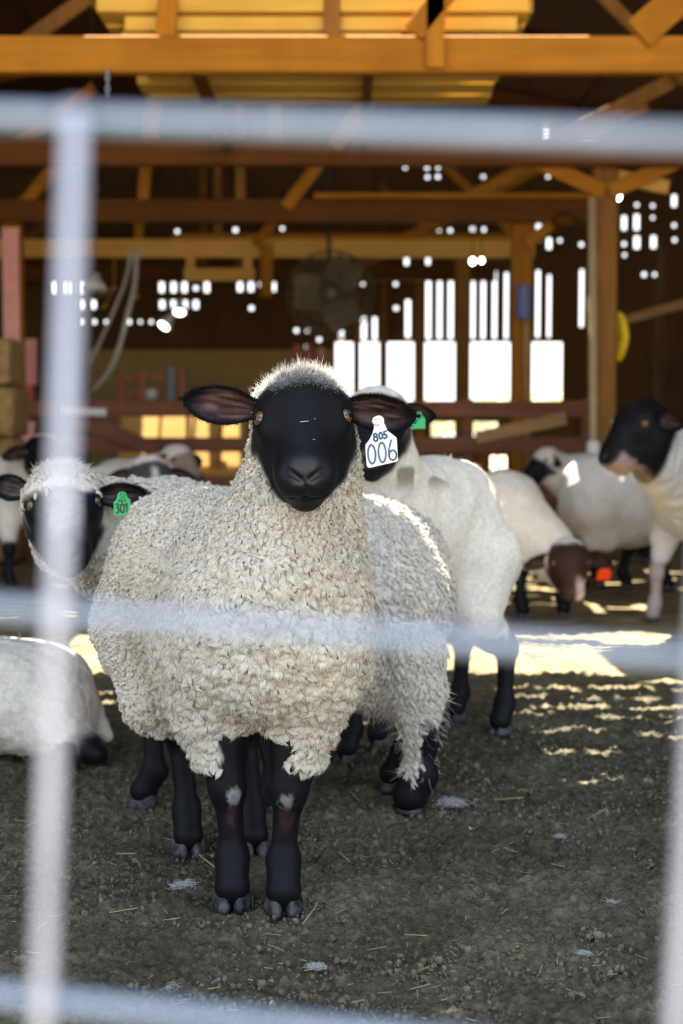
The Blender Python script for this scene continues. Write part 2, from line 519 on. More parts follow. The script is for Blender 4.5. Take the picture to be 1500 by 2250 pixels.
for x in (178, 205, 356, 380, 406, 430): slits.append((x - 9, x + 9, 656, 682))
for x in (527, 551, 600): slits.append((x - 9, x + 9, 616, 644))
dots = [(430, 633), (572, 625), (552, 677), (178, 707), (207, 707), (233, 707), (283, 707), (308, 707), (332, 707), (389, 508), (389, 537), (365, 538), (517, 505), (517, 531),
        (620, 502), (620, 530), (701, 530), (797, 527), (797, 625), (963, 504), (989, 506), (1038, 503), (1062, 504), (1110, 500), (893, 526), (890, 368), (938, 368), (962, 368), (988, 367), (939, 389),
        (962, 388), (1108, 361), (1204, 366), (1204, 388), (1226, 388), (1061, 388), (1434, 366), (1480, 358), (1413, 386), (1183, 526), (1230, 528), (1277, 477),
        (1277, 537), (1434, 478), (1434, 452), (1399, 450), (1371, 536), (1372, 560), (1481, 495), (1482, 527), (1415, 603), (1438, 603), (651, 726), (675, 726), (701, 746), (651, 762), (675,762),
        (869, 624), (870, 677)]
holes = []
def px_hole(u0, u1, v0, v1):
    a = at(u0, v1, YB); b = at(u1, v0, YB)
    holes.append((a[0], b[0], a[2], b[2]))
for (a, b) in windows: px_hole(a + 1, b - 1, 752, 881)
for (a, b, c, d) in slits: px_hole(a + 3.8, b - 3.8, c + 4, d - 4)
rng = np.random.RandomState(4)
for (x, y) in dots:
    k = 3.3 + rng.rand() * 1.3
    px_hole(x - k, x + k, y - k, y + k)
for (a, b) in ((948, 1012), (1034, 1092), (1150, 1158)): px_hole(a, b, 928, 958)
for (a, b) in ((1078, 1090), (1095, 1112), (1119, 1137)): px_hole(a, b, 1002, 1032)
V, F = grid_sheet((-HALF, HALF), (-0.05, EAVE_Z + 0.05), holes, lambda s, t, k: (s, YB + k, t), 0.03)
# gable above the eaves (its own holes)
gh = [h for h in holes if h[3] > EAVE_Z] + [(RIDGE_X, RIDGE_X, EAVE_Z + 0.05, EAVE_Z + 0.05)]
Vg, Fg = grid_sheet((-HALF, HALF), (EAVE_Z + 0.05, RIDGE_Z + 0.1), gh, lambda s, t, k: (s, YB + k, min(t, roof_z(s) + 0.02) if t > EAVE_Z + 0.06 else t), 0.03)
mb = MB(); mb.add(V, F); mb.add(Vg, Fg)
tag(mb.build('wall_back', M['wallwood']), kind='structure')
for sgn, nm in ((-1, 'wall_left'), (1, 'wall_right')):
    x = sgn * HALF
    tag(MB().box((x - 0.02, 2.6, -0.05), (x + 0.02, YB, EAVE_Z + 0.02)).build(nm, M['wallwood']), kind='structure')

# gaps in the roof boards that let the sun through; each is given by what it lights (x range, ground y range, height of what is lit)
roof_holes = []
def sun_gap(xa, xb, ya, yb, z=0.0, step=0.25):
    n = max(1, int(math.ceil((xb - xa) / step)))
    for i in range(n):
        a = xa + (xb - xa) * i / n; b = xa + (xb - xa) * (i + 1) / n
        zr = roof_z((a + b) / 2)
        k = (zr - z) / -SUN_DIR[2]
        dx = -SUN_DIR[0] * k; dy = -SUN_DIR[1] * k
        roof_holes.append((a + dx, b + dx + 1e-4, ya + dy, yb + dy))
rng = np.random.RandomState(11)
# broad patch on the ground behind the two standing ewes
for i, x in enumerate(np.arange(-1.15, 1.75, 0.145)):
    nearer = max(0, x - 1.05) * 0.85
    if x < 0.90:
        sun_gap(x, x + 0.145, 5.12 + rng.rand() * 0.1, 6.42 - nearer - rng.rand() * 0.06)
    else:
        sun_gap(x, x + 0.145, 5.76, max(5.80, 6.44 - nearer) - rng.rand() * 0.05)
        sun_gap(x, x + 0.145, 4.98, 5.06 + rng.rand() * 0.04)
# thin broken stripes in front of it
for (xa, xb, y, w) in ((0.52, 1.3, 4.86, .05), (0.55, 1.05, 4.70, .035), (0.60, 1.35, 4.55, .05), (0.50, 0.72, 4.42, .03), (0.78, 1.22, 4.38, .04), (0.56, 0.82, 4.22, .035), (0.85, 1.28, 4.12, .05),
                       (0.48, 0.76, 3.92, .05), (0.56, 0.78, 3.64, .035), (-0.88, -0.68, 4.55, .05), (-0.9, -0.75, 4.75, .04), (-0.02, 0.08, 4.6, .04), (0.0, 0.08, 4.3, .04)):
    x = xa
    while x < xb:
        l = 0.10 + 0.16 * rng.rand()
        y_ = y + (rng.rand() - .5) * 0.05
        sun_gap(x, min(x + l, xb), y_ - w / 2, y_ + w / 2)
        x += l + 0.02 + 0.05 * rng.rand()
# sun stripes that fall across the animals
sun_gap(-0.172, 0.015, 2.535, 2.67, 0.985)
sun_gap(0.05, 0.115, 2.535, 2.555, 0.925)
sun_gap(-0.262, -0.205, 2.535, 2.552, 0.915)
sun_gap(-0.285, -0.205, 2.93, 2.965, 0.80, 0.05)
sun_gap(0.0, 0.24, 3.455, 3.50, 0.74, 0.07)
sun_gap(0.27, 0.43, 4.20, 4.25, 0.82, 0.07)
sun_gap(0.86, 1.02, 6.45, 6.58, 0.62)
sun_gap(1.195, 1.240, 7.2, 8.1, 0.6)
sun_gap(1.41, 1.475, 7.2, 8.1, 0.6)
sun_gap(1.43, 1.60, 6.10, 6.22, 0.85)
sun_gap(-0.95, -0.74, 3.87, 3.905, 0.31, 0.07)
for (xa, xb) in ((-1.85, -1.45), (-1.40, -1.22), (-1.12, -0.95)):
    sun_gap(xa, xb, 13.05, 13.35, 0.80)
# dappled straw further back
for i in range(46):
    x = 0.55 + 1.4 * rng.rand(); y = 7.0 + 2.4 * rng.rand()
    sun_gap(x, x + 0.06 + 0.16 * rng.rand(), y, y + 0.05 + 0.07 * rng.rand())
for i in range(10):
    x = -2.2 + 0.9 * rng.rand(); y = 6.6 + 3 * rng.rand()
    sun_gap(x, x + 0.08 + 0.1 * rng.rand(), y, y + 0.06)

mb = MB()
for (a, b) in ((-HALF - 0.3, RIDGE_X), (RIDGE_X, HALF + 0.3)):
    hs = [h for h in roof_holes if h[1] > a and h[0] < b]
    V, F = grid_sheet((a, b), (YF, YB + 0.4), hs, lambda s, t, k: (s, t, roof_z(s) + k), 0.035)
    mb.add(V, F)
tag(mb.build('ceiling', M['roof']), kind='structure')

# ------------------------------------------------------------------ roof trusses
BEAM_Z = 2.80
TY = [7.5, 10.15, 12.9, 15.65, 18.2]
SHIFT = -0.16                   # the bays step a little to one side with depth
def tx(i, x): return x + SHIFT * (TY[i] - TY[0])
TRUSS_LABELS = ['bright orange roof truss nearest the front, under the stack of yellow boards',
                'brown roof truss, second from the front, just below the top fence wire',
                'dark brown roof truss third from the front, behind the leaning tan struts',
                'yellow orange roof truss with a small board frame hung below its beam',
                'dim brown roof truss farthest back, close to the gappy rear wall']
for i, Y in enumerate(TY):
    bright = i in (0, 3)
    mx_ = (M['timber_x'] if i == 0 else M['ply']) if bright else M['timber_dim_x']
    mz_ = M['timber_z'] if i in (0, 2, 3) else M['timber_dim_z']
    root = empty('roof_truss', (tx(i, 0), Y, BEAM_Z - 0.09))
    tag(root, TRUSS_LABELS[i], 'roof truss', 'roof trusses across the barn')
    h = 0.185 if i < 2 else 0.20
    xe = HALF - 0.02 if i < 2 else (2.25, 2.10, 1.95)[i - 2]
    MB().bar((-HALF + 0.02, Y, BEAM_Z), (xe, Y, BEAM_Z), 0.09, h, (0, 0, 1)).build('tie_beam', mx_, root)
    for s in (-1, 1):
        MB().bar((s * (HALF - 0.03), Y, EAVE_Z - 0.10), (s * 0.02, Y, RIDGE_Z - 0.10), 0.06, 0.15, (0, 0, 1)).build('rafter', M['timber_dim_x'], root)
    def web(x0, x1, z1, w, y=0.0, z0=BEAM_Z + 0.02, mat=None):
        if tx(i, x0) > xe: return
        MB().bar((tx(i, x0), Y + y, z0), (tx(i, x1), Y + y, min(z1, roof_z(tx(i, x1)) - 0.14)), 0.05, w, (1, 0, 0)).build('web_strut', mat or mz_, root)
    web(-0.93, -0.80, 4.2, 0.10, 0.075)
    web(0.37, 1.35, 4.1, 0.11, -0.065, BEAM_Z + 0.10 if i == 0 else BEAM_Z + 0.02)
    web(1.80, 3.6, 3.75, 0.11, 0.075)
    web(-2.9, -1.35, 3.9, 0.11, 0.075)
    web(3.3, 2.2, 3.9, 0.09, -0.065)
    web(-0.05, -0.05, 4.4, 0.09, 0.13, mat=M['timber_dim_z'])
    if i == 0:
        MB().bar((0.48, Y - 0.07, BEAM_Z - 0.08), (0.48, Y - 0.07, BEAM_Z + 0.55), 0.04, 0.095, (1, 0, 0)).build('scab_board', mz_, root)
        MB().bar((1.52, Y - 0.07, BEAM_Z + 0.09), (2.5, Y - 0.07, BEAM_Z + 0.95), 0.04, 0.17, (0, 0, 1)).build('knee_brace', M['timber_x'], root)
    if i == 3:
        for k in range(2):
            x = at((420, 545)[k], 590, Y)[0]
            MB().bar((x, Y - 0.07, BEAM_Z - 0.10), (x, Y - 0.07, BEAM_Z - 0.36), 0.04, 0.10, (1, 0, 0)).build('hanger_board', M['ply'], root)
        a = at(404, 604, Y - 0.1); b = at(560, 604, Y - 0.1)
        MB().bar((a[0], Y - 0.11, a[2]), (b[0], Y - 0.11, a[2]), 0.035, 0.135, (0, 0, 1)).build('hanging_board', M['ply'], root)
    # longitudinal light boards laid over the tie beam
for (i, v, u0, u1, lab) in ((2, 432, 690, 1290, 'light orange plank lying along the top of the third tie beam'),
                            (3, 497, 380, 1180, 'light orange plank lying along the top of the fourth tie beam')):
    a = at(u0, v, TY[i]); b = at(u1, v, TY[i])
    a[2] = b[2] = BEAM_Z + 0.1255
    tag(MB().bar(a, b, 0.16, 0.05, (0, 0, 1)).build('loft_plank', M['timber_x']), lab, 'plank', 'planks lying on the tie beams')

# purlins along the barn under the roof boards
for k, x in enumerate((-4.6, -3.0, -1.5, 1.5, 3.0, 4.6)):
    z = roof_z(x) - 0.035
    o = MB().bar((x, YF + 0.1, z), (x, YB - 0.02, z), 0.05, 0.06, (0, 0, 1)).build('trim_%d' % (k + 1), M['roof'])
    tag(o, kind='structure')

# ------------------------------------------------------------------ posts
def post(u, Y, w, d, z1, mat, label, mat2=None):
    p = at(u, 930, Y)
    root = empty('timber_post', (p[0], Y, 0))
    tag(root, label, 'post', 'timber posts holding the roof')
    MB().bar((p[0], Y, -0.02), (p[0], Y, z1), w, d, (0, 1, 0)).build('shaft', mat, root)
    return root, p[0]

zt = BEAM_Z - 0.092
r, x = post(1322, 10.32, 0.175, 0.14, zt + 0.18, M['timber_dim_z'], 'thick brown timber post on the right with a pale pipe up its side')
for (s, du) in ((-1, -120), (1, 95)):
    MB().bar((x + s * 0.02, 10.32 - 0.09, BEAM_Z - 0.26), (x + s * 0.55, 10.32 - 0.09, BEAM_Z - 0.02), 0.04, 0.11, (0, 0, 1)).build('knee_brace', M['timber_x'], r)
r, x = post(1143, 13.05, 0.185, 0.14, zt + 0.2, M['timber_z'], 'orange timber post with a blue block fixed to its face')
MB().bar((x + 0.02, 13.0 - 0.09, BEAM_Z - 0.30), (x + 0.42, 13.0 - 0.09, BEAM_Z + 0.02), 0.04, 0.10, (0, 0, 1)).build('knee_brace', M['timber_x'], r)
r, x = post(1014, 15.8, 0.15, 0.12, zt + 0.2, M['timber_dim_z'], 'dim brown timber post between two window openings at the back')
r, x = post(1448, 16.0, 0.09, 0.09, zt + 0.2, M['wallwood'], 'thin dark post against the dark rear wall at the right')
r, x = post(34, 13.05, 0.17, 0.14, zt + 0.2, M['timber_z'], 'orange timber post at the left with sun-bright red paint on its face')
MB().box((x - 0.075, 12.945, 0.75), (x + 0.075, 12.972, 2.66)).build('painted_face', M['pink'], r)
MB().bar((x + 0.06, 13.05 - 0.1, BEAM_Z - 0.02), (x + 0.42, 13.05 - 0.1, BEAM_Z + 0.42), 0.04, 0.11, (1, 0, 0)).build('knee_brace', M['timber_x'], r)

p = at(1150, 664, 12.93)
tag(MB().lathe((p[0], 12.93, p[2] - 0.155), [(0.05, 0), (0.075, 0.015), (0.075, 0.30), (0.05, 0.315)], n=20).build('blue_block', M['blue'], smooth=False),
    'blue plastic float fixed to the orange timber post', 'float')
p0 = at(1156, 700, 12.94); p1 = at(1160, 850, 12.94)
tag(MB().tube([(p0[0], 12.94, p0[2]), (p1[0], 12.94, 0.0)], 0.035, 10).build('pale_pipe', M['rail_tan']), 'tan pipe running down the orange post below the blue float', 'pipe')
a = at(1301, 432, 10.2); b = at(1303, 985, 10.2)
root = empty('white_pipe', (b[0], 10.2, 0)); tag(root, 'pale pipe standing along the left edge of the thick right post', 'pipe')
MB().tube([(b[0], 10.2, 0), (b[0], 10.2, b[2]), (a[0], 10.2, a[2])], 0.032, 10).build('pipe', M['pvc'], root, True)
MB().lathe((b[0], 10.2, b[2] - 0.05), [(0.045, 0), (0.05, 0.01), (0.05, 0.09), (0.04, 0.1)], n=14).build('coupling', M['white'], root)

# yellow rubber hose coil hanging on the right post
p = at(1356, 740, 10.25)
mbh = MB()
edge = at(1322, 930, 10.32)[0] + 0.0875
for k in range(5):
    pts = []
    for t in range(25):
        a = 2 * math.pi * t / 24
        pts.append((edge + 0.010 + 0.006 * k + 0.034 * (1 - abs(math.sin(a)) ** 1.5), 10.30 + 0.10 * math.cos(a), p[2] + (0.165 + 0.006 * (k % 3)) * math.sin(a)))
    mbh.tube(pts, 0.0095, 6)
tag(mbh.build('hose_coil', M['yellow'], smooth=True), 'yellow hose coil hanging on the side of the thick brown post', 'hose')
a = at(1366, 705, 14.5); b = at(1545, 655, 14.5)
tag(MB().bar(a, b, 0.05, 0.09, (0, 0, 1)).build('slanting_rail', M['rail_tan']), 'tan rail slanting upward across the dark wall at the right', 'rail')
a = at(1340, 386, 10.30); b = at(1466, 412, 10.36)
tag(MB().bar(a, b, 0.05, 0.10, (0, 0, 1)).build('board_end', M['ply']), 'short yellow board end sticking out beside the top of the right post', 'board')
p = at(1240, 488, 12.83)
tag(MB().lathe(p - np.array([0, 0, .06]), [(0.03, 0), (0.10, 0.02), (0.11, 0.10), (0.04, 0.14)], n=16).tube([p, np.array([p[0], 12.85, BEAM_Z - 0.09])], 0.008, 6).build('hanging_bucket', M['timber_dim_x']), 'small brown bucket hanging below the third tie beam', 'bucket')

# ------------------------------------------------------------------ lumber stack on the tie beams
rng = np.random.RandomState(3)
z = BEAM_Z + 0.095
ly_heights = []
LL = [(-1.16, 0.30), (-1.16, 0.92), (-1.26, 0.99), (-1.34, 1.03)]
names = ['lowest', 'second', 'third', 'top']
for lay in range(4):
    hgt = 0.055 if lay < 1 else 0.075
    for k in range(5 if lay == 0 else 2):
        y0 = 7.62 + k * 0.30
        x0, x1 = LL[lay]
        x0 += (rng.rand() - 0.5) * 0.10; x1 += (rng.rand() - 0.5) * 0.06
        if lay == 0 and k > 0: x1 = 0.90 + 0.05 * rng.rand()
        yy = y0 + (0.0, 0.03, -0.01, 0.02)[lay]
        mbx = MB().bar((x0, yy + 0.13, z + hgt / 2), (x1, yy + 0.13, z + hgt / 2), 0.25, hgt, (0, 0, 1))
        o = mbx.build('lumber_board', M['lumber'])
        where = ('first', 'second', 'third', 'fourth', 'fifth')[k]
        tag(o, 'long yellow board in the %s layer of the lumber stack, %s from the front' % (names[lay], where), 'board', 'yellow boards stacked on the tie beams')
    z += hgt + (0.022, 0.012, 0.012, 0)[lay]

for k, x in enumerate((-0.80, 0.15)):
    o = MB().bar((x, 7.546, BEAM_Z + 0.047), (x, 10.104, BEAM_Z + 0.047), 0.05, 0.09, (0, 0, 1)).build('loft_joist', M['timber_dim_x'])
    tag(o, ('joist under the left half of the lumber stack', 'joist under the right half of the lumber stack')[k], 'joist', 'joists carrying the lumber')

# chain hanging from the near tie beam
mbc = MB()
p = at(237, 185, 7.44)
for k in range(5):
    c = np.array([p[0], 7.43, BEAM_Z - 0.10 - 0.028 * k])
    pts = [c + np.array([(0.009 * math.cos(a) if k % 2 else 0), (0 if k % 2 else 0.009 * math.cos(a)), 0.018 * math.sin(a)]) for a in np.linspace(0, 2 * math.pi, 11)]
    mbc.tube(pts, 0.004, 5)
tag(mbc.build('short_chain', M['galv'], smooth=True), 'short metal chain hanging under the bright near tie beam', 'chain')

# ------------------------------------------------------------------ big hanging fan
fp = at(727, 645, 13.6)
root = empty('barn_fan', (fp[0], 13.6, fp[2] - 0.42)); tag(root, 'large round dusty barn fan hanging from a dark pole', 'fan')
mbf = MB()
R_ = 0.41
for (rr, yy) in ((R_, 0.0), (R_, 0.12), (R_ * 0.86, -0.05), (R_ * 0.68, -0.075), (R_ * 0.5, -0.09), (R_ * 0.3, -0.1), (R_ * 0.86, 0.17), (R_ * 0.6, 0.2)):
    mbf.tube([(fp[0] + rr * math.cos(a), 13.6 + yy, fp[2] + rr * math.sin(a)) for a in np.linspace(0, 2 * math.pi, 41)], 0.006, 5)
for k in range(28):
    a = 2 * math.pi * k / 28
    ca, sa = math.cos(a), math.sin(a)
    mbf.tube([(fp[0] + r * ca, 13.6 + y, fp[2] + r * sa) for r, y in ((0.06, -0.11), (R_ * 0.5, -0.09), (R_ * 0.86, -0.05), (R_, 0), (R_, 0.12), (R_ * 0.86, 0.17), (0.1, 0.2))], 0.004, 4)
mbf.build('cage', M['fan'], root)
MB().lathe((fp[0], 13.58, fp[2]), [(0.03, -0.06), (0.07, -0.04), (0.085, 0.0), (0.085, 0.16), (0.06, 0.22)], axis=(0, 1, 0), n=18).build('motor', M['fan'], root)
for k in range(3):
    a0 = math.radians(-62 + 120 * k)
    V = []
    for t in np.linspace(0.08, 0.385, 7):
        w = 0.10 + 0.09 * math.sin(math.pi * min(1, (t - 0.08) / 0.305) ** 0.8 * 0.85)
        for sg in (-1, 1):
            da = a0 + sg * w / max(t, 0.16)
            for th in (-0.004, 0.004):
                V.append((fp[0] + t * math.cos(da), 13.6 - 0.02 + sg * 0.045 + th, fp[2] + t * math.sin(da)))
    F = []
    for q in range(6):
        b = q * 4
        F += [(b, b + 2, b + 6, b + 4), (b + 1, b + 5, b + 7, b + 3), (b, b + 4, b + 5, b + 1), (b + 2, b + 3, b + 7, b + 6)]
    F += [(0, 1, 3, 2), (24, 26, 27, 25)]
    mesh_obj('blade', V, F, M['fan'], root)
zpole = BEAM_Z + 0.35
MB().tube([(fp[0] - 0.02, 13.72, fp[2] + 0.06), (fp[0] - 0.02, 13.72, roof_z(fp[0]) - 0.03)], 0.02, 8).build('pole', M['dark'], root)

# ------------------------------------------------------------------ hanging lamps, bulbs, hoses
def bulb(u, v, Y, label, r=0.035):
    p = at(u, v, Y)
    root = empty('light_bulb', (p[0], Y, p[2] - r)); tag(root, label, 'light bulb', 'bare bulbs hung in the barn')
    MB().lathe(p, [(0.3 * r, -r), (0.72 * r, -0.72 * r), (r, 0), (0.8 * r, 0.6 * r), (0.45 * r, 1.3 * r)], n=14).build('globe', M['bulb'], root, True)
    MB().lathe(p + np.array([0, 0, 1.25 * r]), [(0.5 * r, 0), (0.5 * r, 1.2 * r), (0.2 * r, 1.4 * r)], n=10).build('socket', M['dark'], root)
    zt_ = roof_z(p[0]) - 0.02
    MB().tube([p + np.array([0, 0, 2.5 * r]), np.array([p[0], Y, zt_])], 0.005, 5).build('cord', M['dark'], root)
bulb(1355, 432, 11.5, 'glowing white bulb just right of the top of the thick post', 0.034)
bulb(1038, 575, 14.4, 'glowing white bulb above the slats, left one of a pair', 0.026)
bulb(1058, 573, 14.6, 'glowing yellowish bulb above the slats, right one of a pair', 0.02)

def heat_lamp(u, v, Y, tilt, label, glow=True, r=0.09):
    p = at(u, v, Y)
    ax = np.array([math.sin(tilt), 0.55, math.cos(tilt)]); ax /= np.linalg.norm(ax)
    root = empty('heat_lamp', (p[0], Y, p[2] - r)); tag(root, label, 'heat lamp', 'hanging heat lamps at the left')
    MB().lathe(p, [(r, 0), (r * 0.98, 0.004), (r * 0.8, 0.05), (r * 0.42, 0.11), (r * 0.38, 0.16), (0.02, 0.18)], axis=ax, n=22).build('reflector', M['white'], root, True)
    if glow:
        MB().lathe(p - ax * 0.004, [(0.01, -0.012), (r * 0.55, -0.006), (r * 0.66, 0.0)], axis=ax, n=18).build('glowing_bulb', M['lampglow'], root)
    MB().tube([p + ax * 0.17, np.array([p[0], 15.62, BEAM_Z - 0.08] if abs(Y - 15.6) < 0.01 else [p[0], Y, roof_z(p[0]) + 0.005])], 0.006, 5).build('cord', M['dark'], root)
heat_lamp(360, 716, 15.6, 0.6, 'glowing heat lamp tilted to the side, lower one of the left pair')
heat_lamp(394, 686, 16.2, 0.05, 'glowing heat lamp facing down, upper one of the left pair')
heat_lamp(207, 636, 13.9, 0.0, 'white cone shaped lamp shade hanging beside the near fence wire', False, 0.13)

def hose(pts_px, Y, r, name, label):
    pts = [at(u, v, Y) for u, v in pts_px]
    # Catmull-Rom through the points
    out = []
    P_ = [2 * pts[0] - pts[1]] + pts + [2 * pts[-1] - pts[-2]]
    for i in range(1, len(P_) - 2):
        for t in np.linspace(0, 1, 7)[:-1]:
            a, b, c, d = P_[i - 1], P_[i], P_[i + 1], P_[i + 2]
            out.append(0.5 * ((2 * b) + (-a + c) * t + (2 * a - 5 * b + 4 * c - d) * t ** 2 + (-a + 3 * b - 3 * c + d) * t ** 3))
    out.append(pts[-1])
    return tag(MB().tube(out, r, 8).build(name, M['hose'], smooth=True), label, 'hose', 'grey hoses hanging at the left')
hose([(300, 548), (296, 620), (280, 690), (262, 760), (240, 815), (203, 858)], 15.58, 0.026, 'grey_hose', 'thick grey hose hanging in a curve from the fourth tie beam')
hose([(289, 548), (276, 615), (255, 670), (225, 740), (195, 800)], 15.59, 0.018, 'grey_hose', 'thin grey hose hanging left of the thick grey hose')
tag(MB().bar(at(585, 535, 15.575), at(585, 652, 15.575), 0.05, 0.14, (1, 0, 0)).build('hanging_plank', M['timber_z']), 'short orange plank hanging upright below the fourth tie beam', 'plank')
mbc = MB()
for (u, v) in ((252, 632), (246, 636), (232, 672), (226, 676), (300, 628), (302, 650), (298, 655)):
    mbc.lathe(at(u, v, 15.75), [(0.004, -0.02), (0.02, -0.008), (0.02, 0.008), (0.004, 0.02)], n=8)
for pr in (((252, 540), (250, 632)), ((250, 632), (228, 676)), ((302, 540), (300, 655))):
    mbc.tube([at(*pr[0], 15.75), at(*pr[1], 15.75)], 0.006, 5)
tag(mbc.build('float_line', M['ply']), 'dangling line with orange floats beside the grey hoses', 'line')

# ------------------------------------------------------------------ pen fence between the flock and the rear
YFN = 11.2
root = empty('board_fence', (at(740, 930, YFN)[0], YFN, 0)); tag(root, 'worn red brown board fence across the back of the pen', 'fence')
xa, xb = at(30, 900, YFN)[0], at(1296, 900, YFN)[0]
for v in (898, 977):
    z_ = at(700, v, YFN)[2]
    MB().bar((xa, YFN, z_), (xb, YFN, z_), 0.04, 0.125 if v < 950 else 0.115, (0, 0, 1)).build('rail', M['rail'], root)
z_ = at(700, 1075, YFN)[2]
MB().bar((xa, YFN, z_), (xb, YFN, z_), 0.04, 0.20, (0, 0, 1)).build('rail', M['rail'], root)
for u in (65, 640, 1025, 1290):
    p = at(u, 930, YFN + 0.07)
    MB().bar((p[0], YFN + 0.07, -0.02), (p[0], YFN + 0.07, 1.09), 0.10, 0.09, (0, 1, 0)).build('fence_post', M['rail'], root)
a = at(1045, 962, YFN - 0.05); b = at(1243, 918, YFN - 0.05)
MB().bar(a, b, 0.03, 0.10, (0, 0, 1)).build('brace_board', M['rail_tan'], root)
a = at(150, 912, YFN - 0.05); b = at(345, 990, YFN - 0.05)
MB().bar(a, b, 0.03, 0.12, (0, 0, 1)).build('brace_board', M['rail'], root)
a = at(140, 903, YFN - 0.1); b = at(234, 907, YFN - 0.1)
tag(MB().tube([a, b], 0.035, 10).build('rail_glint', M['white']), 'white bar standing for a glint on the fence rail at the left', 'pipe')  # bright glint on the rail, made as a white bar
# yellow feed bunk behind the fence
root = empty('feed_bunk', (at(420, 930, 13.2)[0], 13.2, 0)); tag(root, 'yellow wooden feed bunk seen between the fence rails', 'feed bunk')
for (u0, u1) in ((262, 345), (352, 420), (428, 478), (488, 535)):
    a = at(u0, 1012, 13.2); b = at(u1, 912, 13.2)
    MB().bar(((a[0] + b[0]) / 2, 13.10, 0.50), ((a[0] + b[0]) / 2, 13.43, 1.02), b[0] - a[0], 0.03, (0, -0.84, 0.54)).build('side_board', M['ply'], root)
    MB().box((a[0], 13.10, 0.0), (a[0] + 0.05, 13.16, 0.56)).build('leg', M['ply'], root)
MB().box((at(255, 930, 13.2)[0], 13.09, 0.42), (at(540, 930, 13.2)[0], 13.75, 0.48)).build('trough_floor', M['ply'], root)
# olive board panel at the rear
tag(MB().box((at(195, 930, 19.2)[0], 19.2, 0.0), (at(735, 930, 19.2)[0], 19.26, at(500, 768, 19.2)[2])).build('plywood_sheet', M['panel']),
    'olive brown sheet along the lower rear wall behind the black face', 'panel')
# vertical studs of the rear wall
for k, u in enumerate((783, 843, 920, 1147)):
    p = at(u, 930, 19.35)
    tag(MB().bar((p[0], 19.35, 0), (p[0], 19.35, 2.9), 0.075 if u < 900 else 0.12, 0.08, (0, 1, 0)).build('trim_%d' % (7 + k), M['timber_dim_z']), kind='structure')
a = at(560, 602, 18.9)
# ------------------------------------------------------------------ red gate and posts at the left
root = empty('red_gate', (at(335, 930, 16.5)[0], 16.5, 0)); tag(root, 'rusty red metal gate far back at the left', 'gate')
for v in (830, 868, 905):
    a = at(262, v, 16.5); b = at(402, v, 16.5)
    MB().tube([a, b], 0.020, 8).build('rail', M['rust'], root)
for u in (264, 312, 398):
    a = at(u, 812, 16.5)
    MB().tube([(a[0], 16.5, 0), (a[0], 16.5, a[2])], 0.030, 8).build('upright', M['rust'], root)
a = at(375, 808, 16.2)
tag(MB().tube([(a[0], 16.2, 0), tuple(a)], 0.04, 8).build('grey_stake', M['galv']), 'grey metal stake standing beside the red gate', 'stake')
p = at(332, 867, 16.42)
tag(MB().lathe((p[0], 16.42, p[2] - 0.06), [(0.05, 0), (0.075, 0.03), (0.075, 0.09), (0.05, 0.12)], n=16).build('white_jug', M['white']), 'small white jug hanging on the red gate', 'jug')
for k, (u, v0, m_, lab) in enumerate(((652, 758, M['red'], 'red post end above the woolly head, left of the pair'), (679, 757, M['red'], 'red post end above the woolly head, right of the pair'),
                                      (705, 764, M['pink'], 'pink post end right of the two red ones'))):
    a = at(u, v0, 18.6)
    tag(MB().bar((a[0], 18.6, 0), (a[0], 18.6, a[2]), 0.085, 0.085, (0, 1, 0)).build('red_post', m_), lab, 'post', 'red posts at the rear')
a = at(67, 745, 14.0); b = at(67, 845, 14.0)
root = empty('red_feeder', (a[0], 14.0, 0)); tag(root, 'tall light red feeder standing right of the painted post', 'feeder')
MB().box((a[0] - 0.055, 13.95, b[2]), (a[0] + 0.055, 14.05, a[2])).build('tube', M['pink'], root)
MB().box((a[0] - 0.11, 13.93, 0.0), (a[0] + 0.02, 14.07, b[2] - 0.002)).build('stand', M['red'], root)
p = at(50, 960, 11.15)
root = empty('red_bucket', (p[0], 11.15, p[2] - 0.13)); tag(root, 'light red bucket hooked on the left end of the board fence', 'bucket')
MB().lathe((p[0], 11.08, p[2] - 0.12), [(0.09, 0), (0.12, 0.24), (0.105, 0.24), (0.08, 0.02)], n=20).build('pail', M['pink'], root)
MB().tube([(p[0] - 0.11, 11.08, p[2] + 0.11), (p[0], 11.15, p[2] + 0.22), (p[0] + 0.11, 11.08, p[2] + 0.11)], 0.006, 5).build('handle', M['dark'], root)

# tan bales at the left edge
def bale(u, v, Y, w, h, label, seed):
    p = at(u, v, Y)
    lo = np.array([p[0] - w / 2, Y, max(0, p[2] - h / 2)]); hi = np.array([p[0] + w / 2, Y + 0.5, p[2] + h / 2])
    n = 14
    V = []; F = []
    bm = {}
    for ax in range(3):
        for sd in (0, 1):
            base = len(V)
            for i in range(n + 1):
                for j in range(n + 1):
                    q = np.zeros(3); q[ax] = sd; q[(ax + 1) % 3] = i / n; q[(ax + 2) % 3] = j / n
                    c = q * 2 - 1
                    c = c / max(1e-6, (np.sum(np.abs(c) ** 7)) ** (1 / 7.0))
                    V.append(lo + (c + 1) / 2 * (hi - lo))
            for i in range(n):
                for j in range(n):
                    f = (base + i * (n + 1) + j, base + (i + 1) * (n + 1) + j, base + (i + 1) * (n + 1) + j + 1, base + i * (n + 1) + j + 1)
                    F.append(f if sd else f[::-1])
    V = np.array(V); ctr = (lo + hi) / 2
    d = vnoise(V, 22, seed) - 0.5
    V = V + (V - ctr) * (d * 0.14)[:, None]
    V[:, 2] = np.maximum(V[:, 2], lo[2])
    return tag(mesh_obj('straw_bale', V, F, M['bale'], smooth=True), label, 'bale', 'tan bales at the left edge')
_b = at(-14, 905, 9.0)
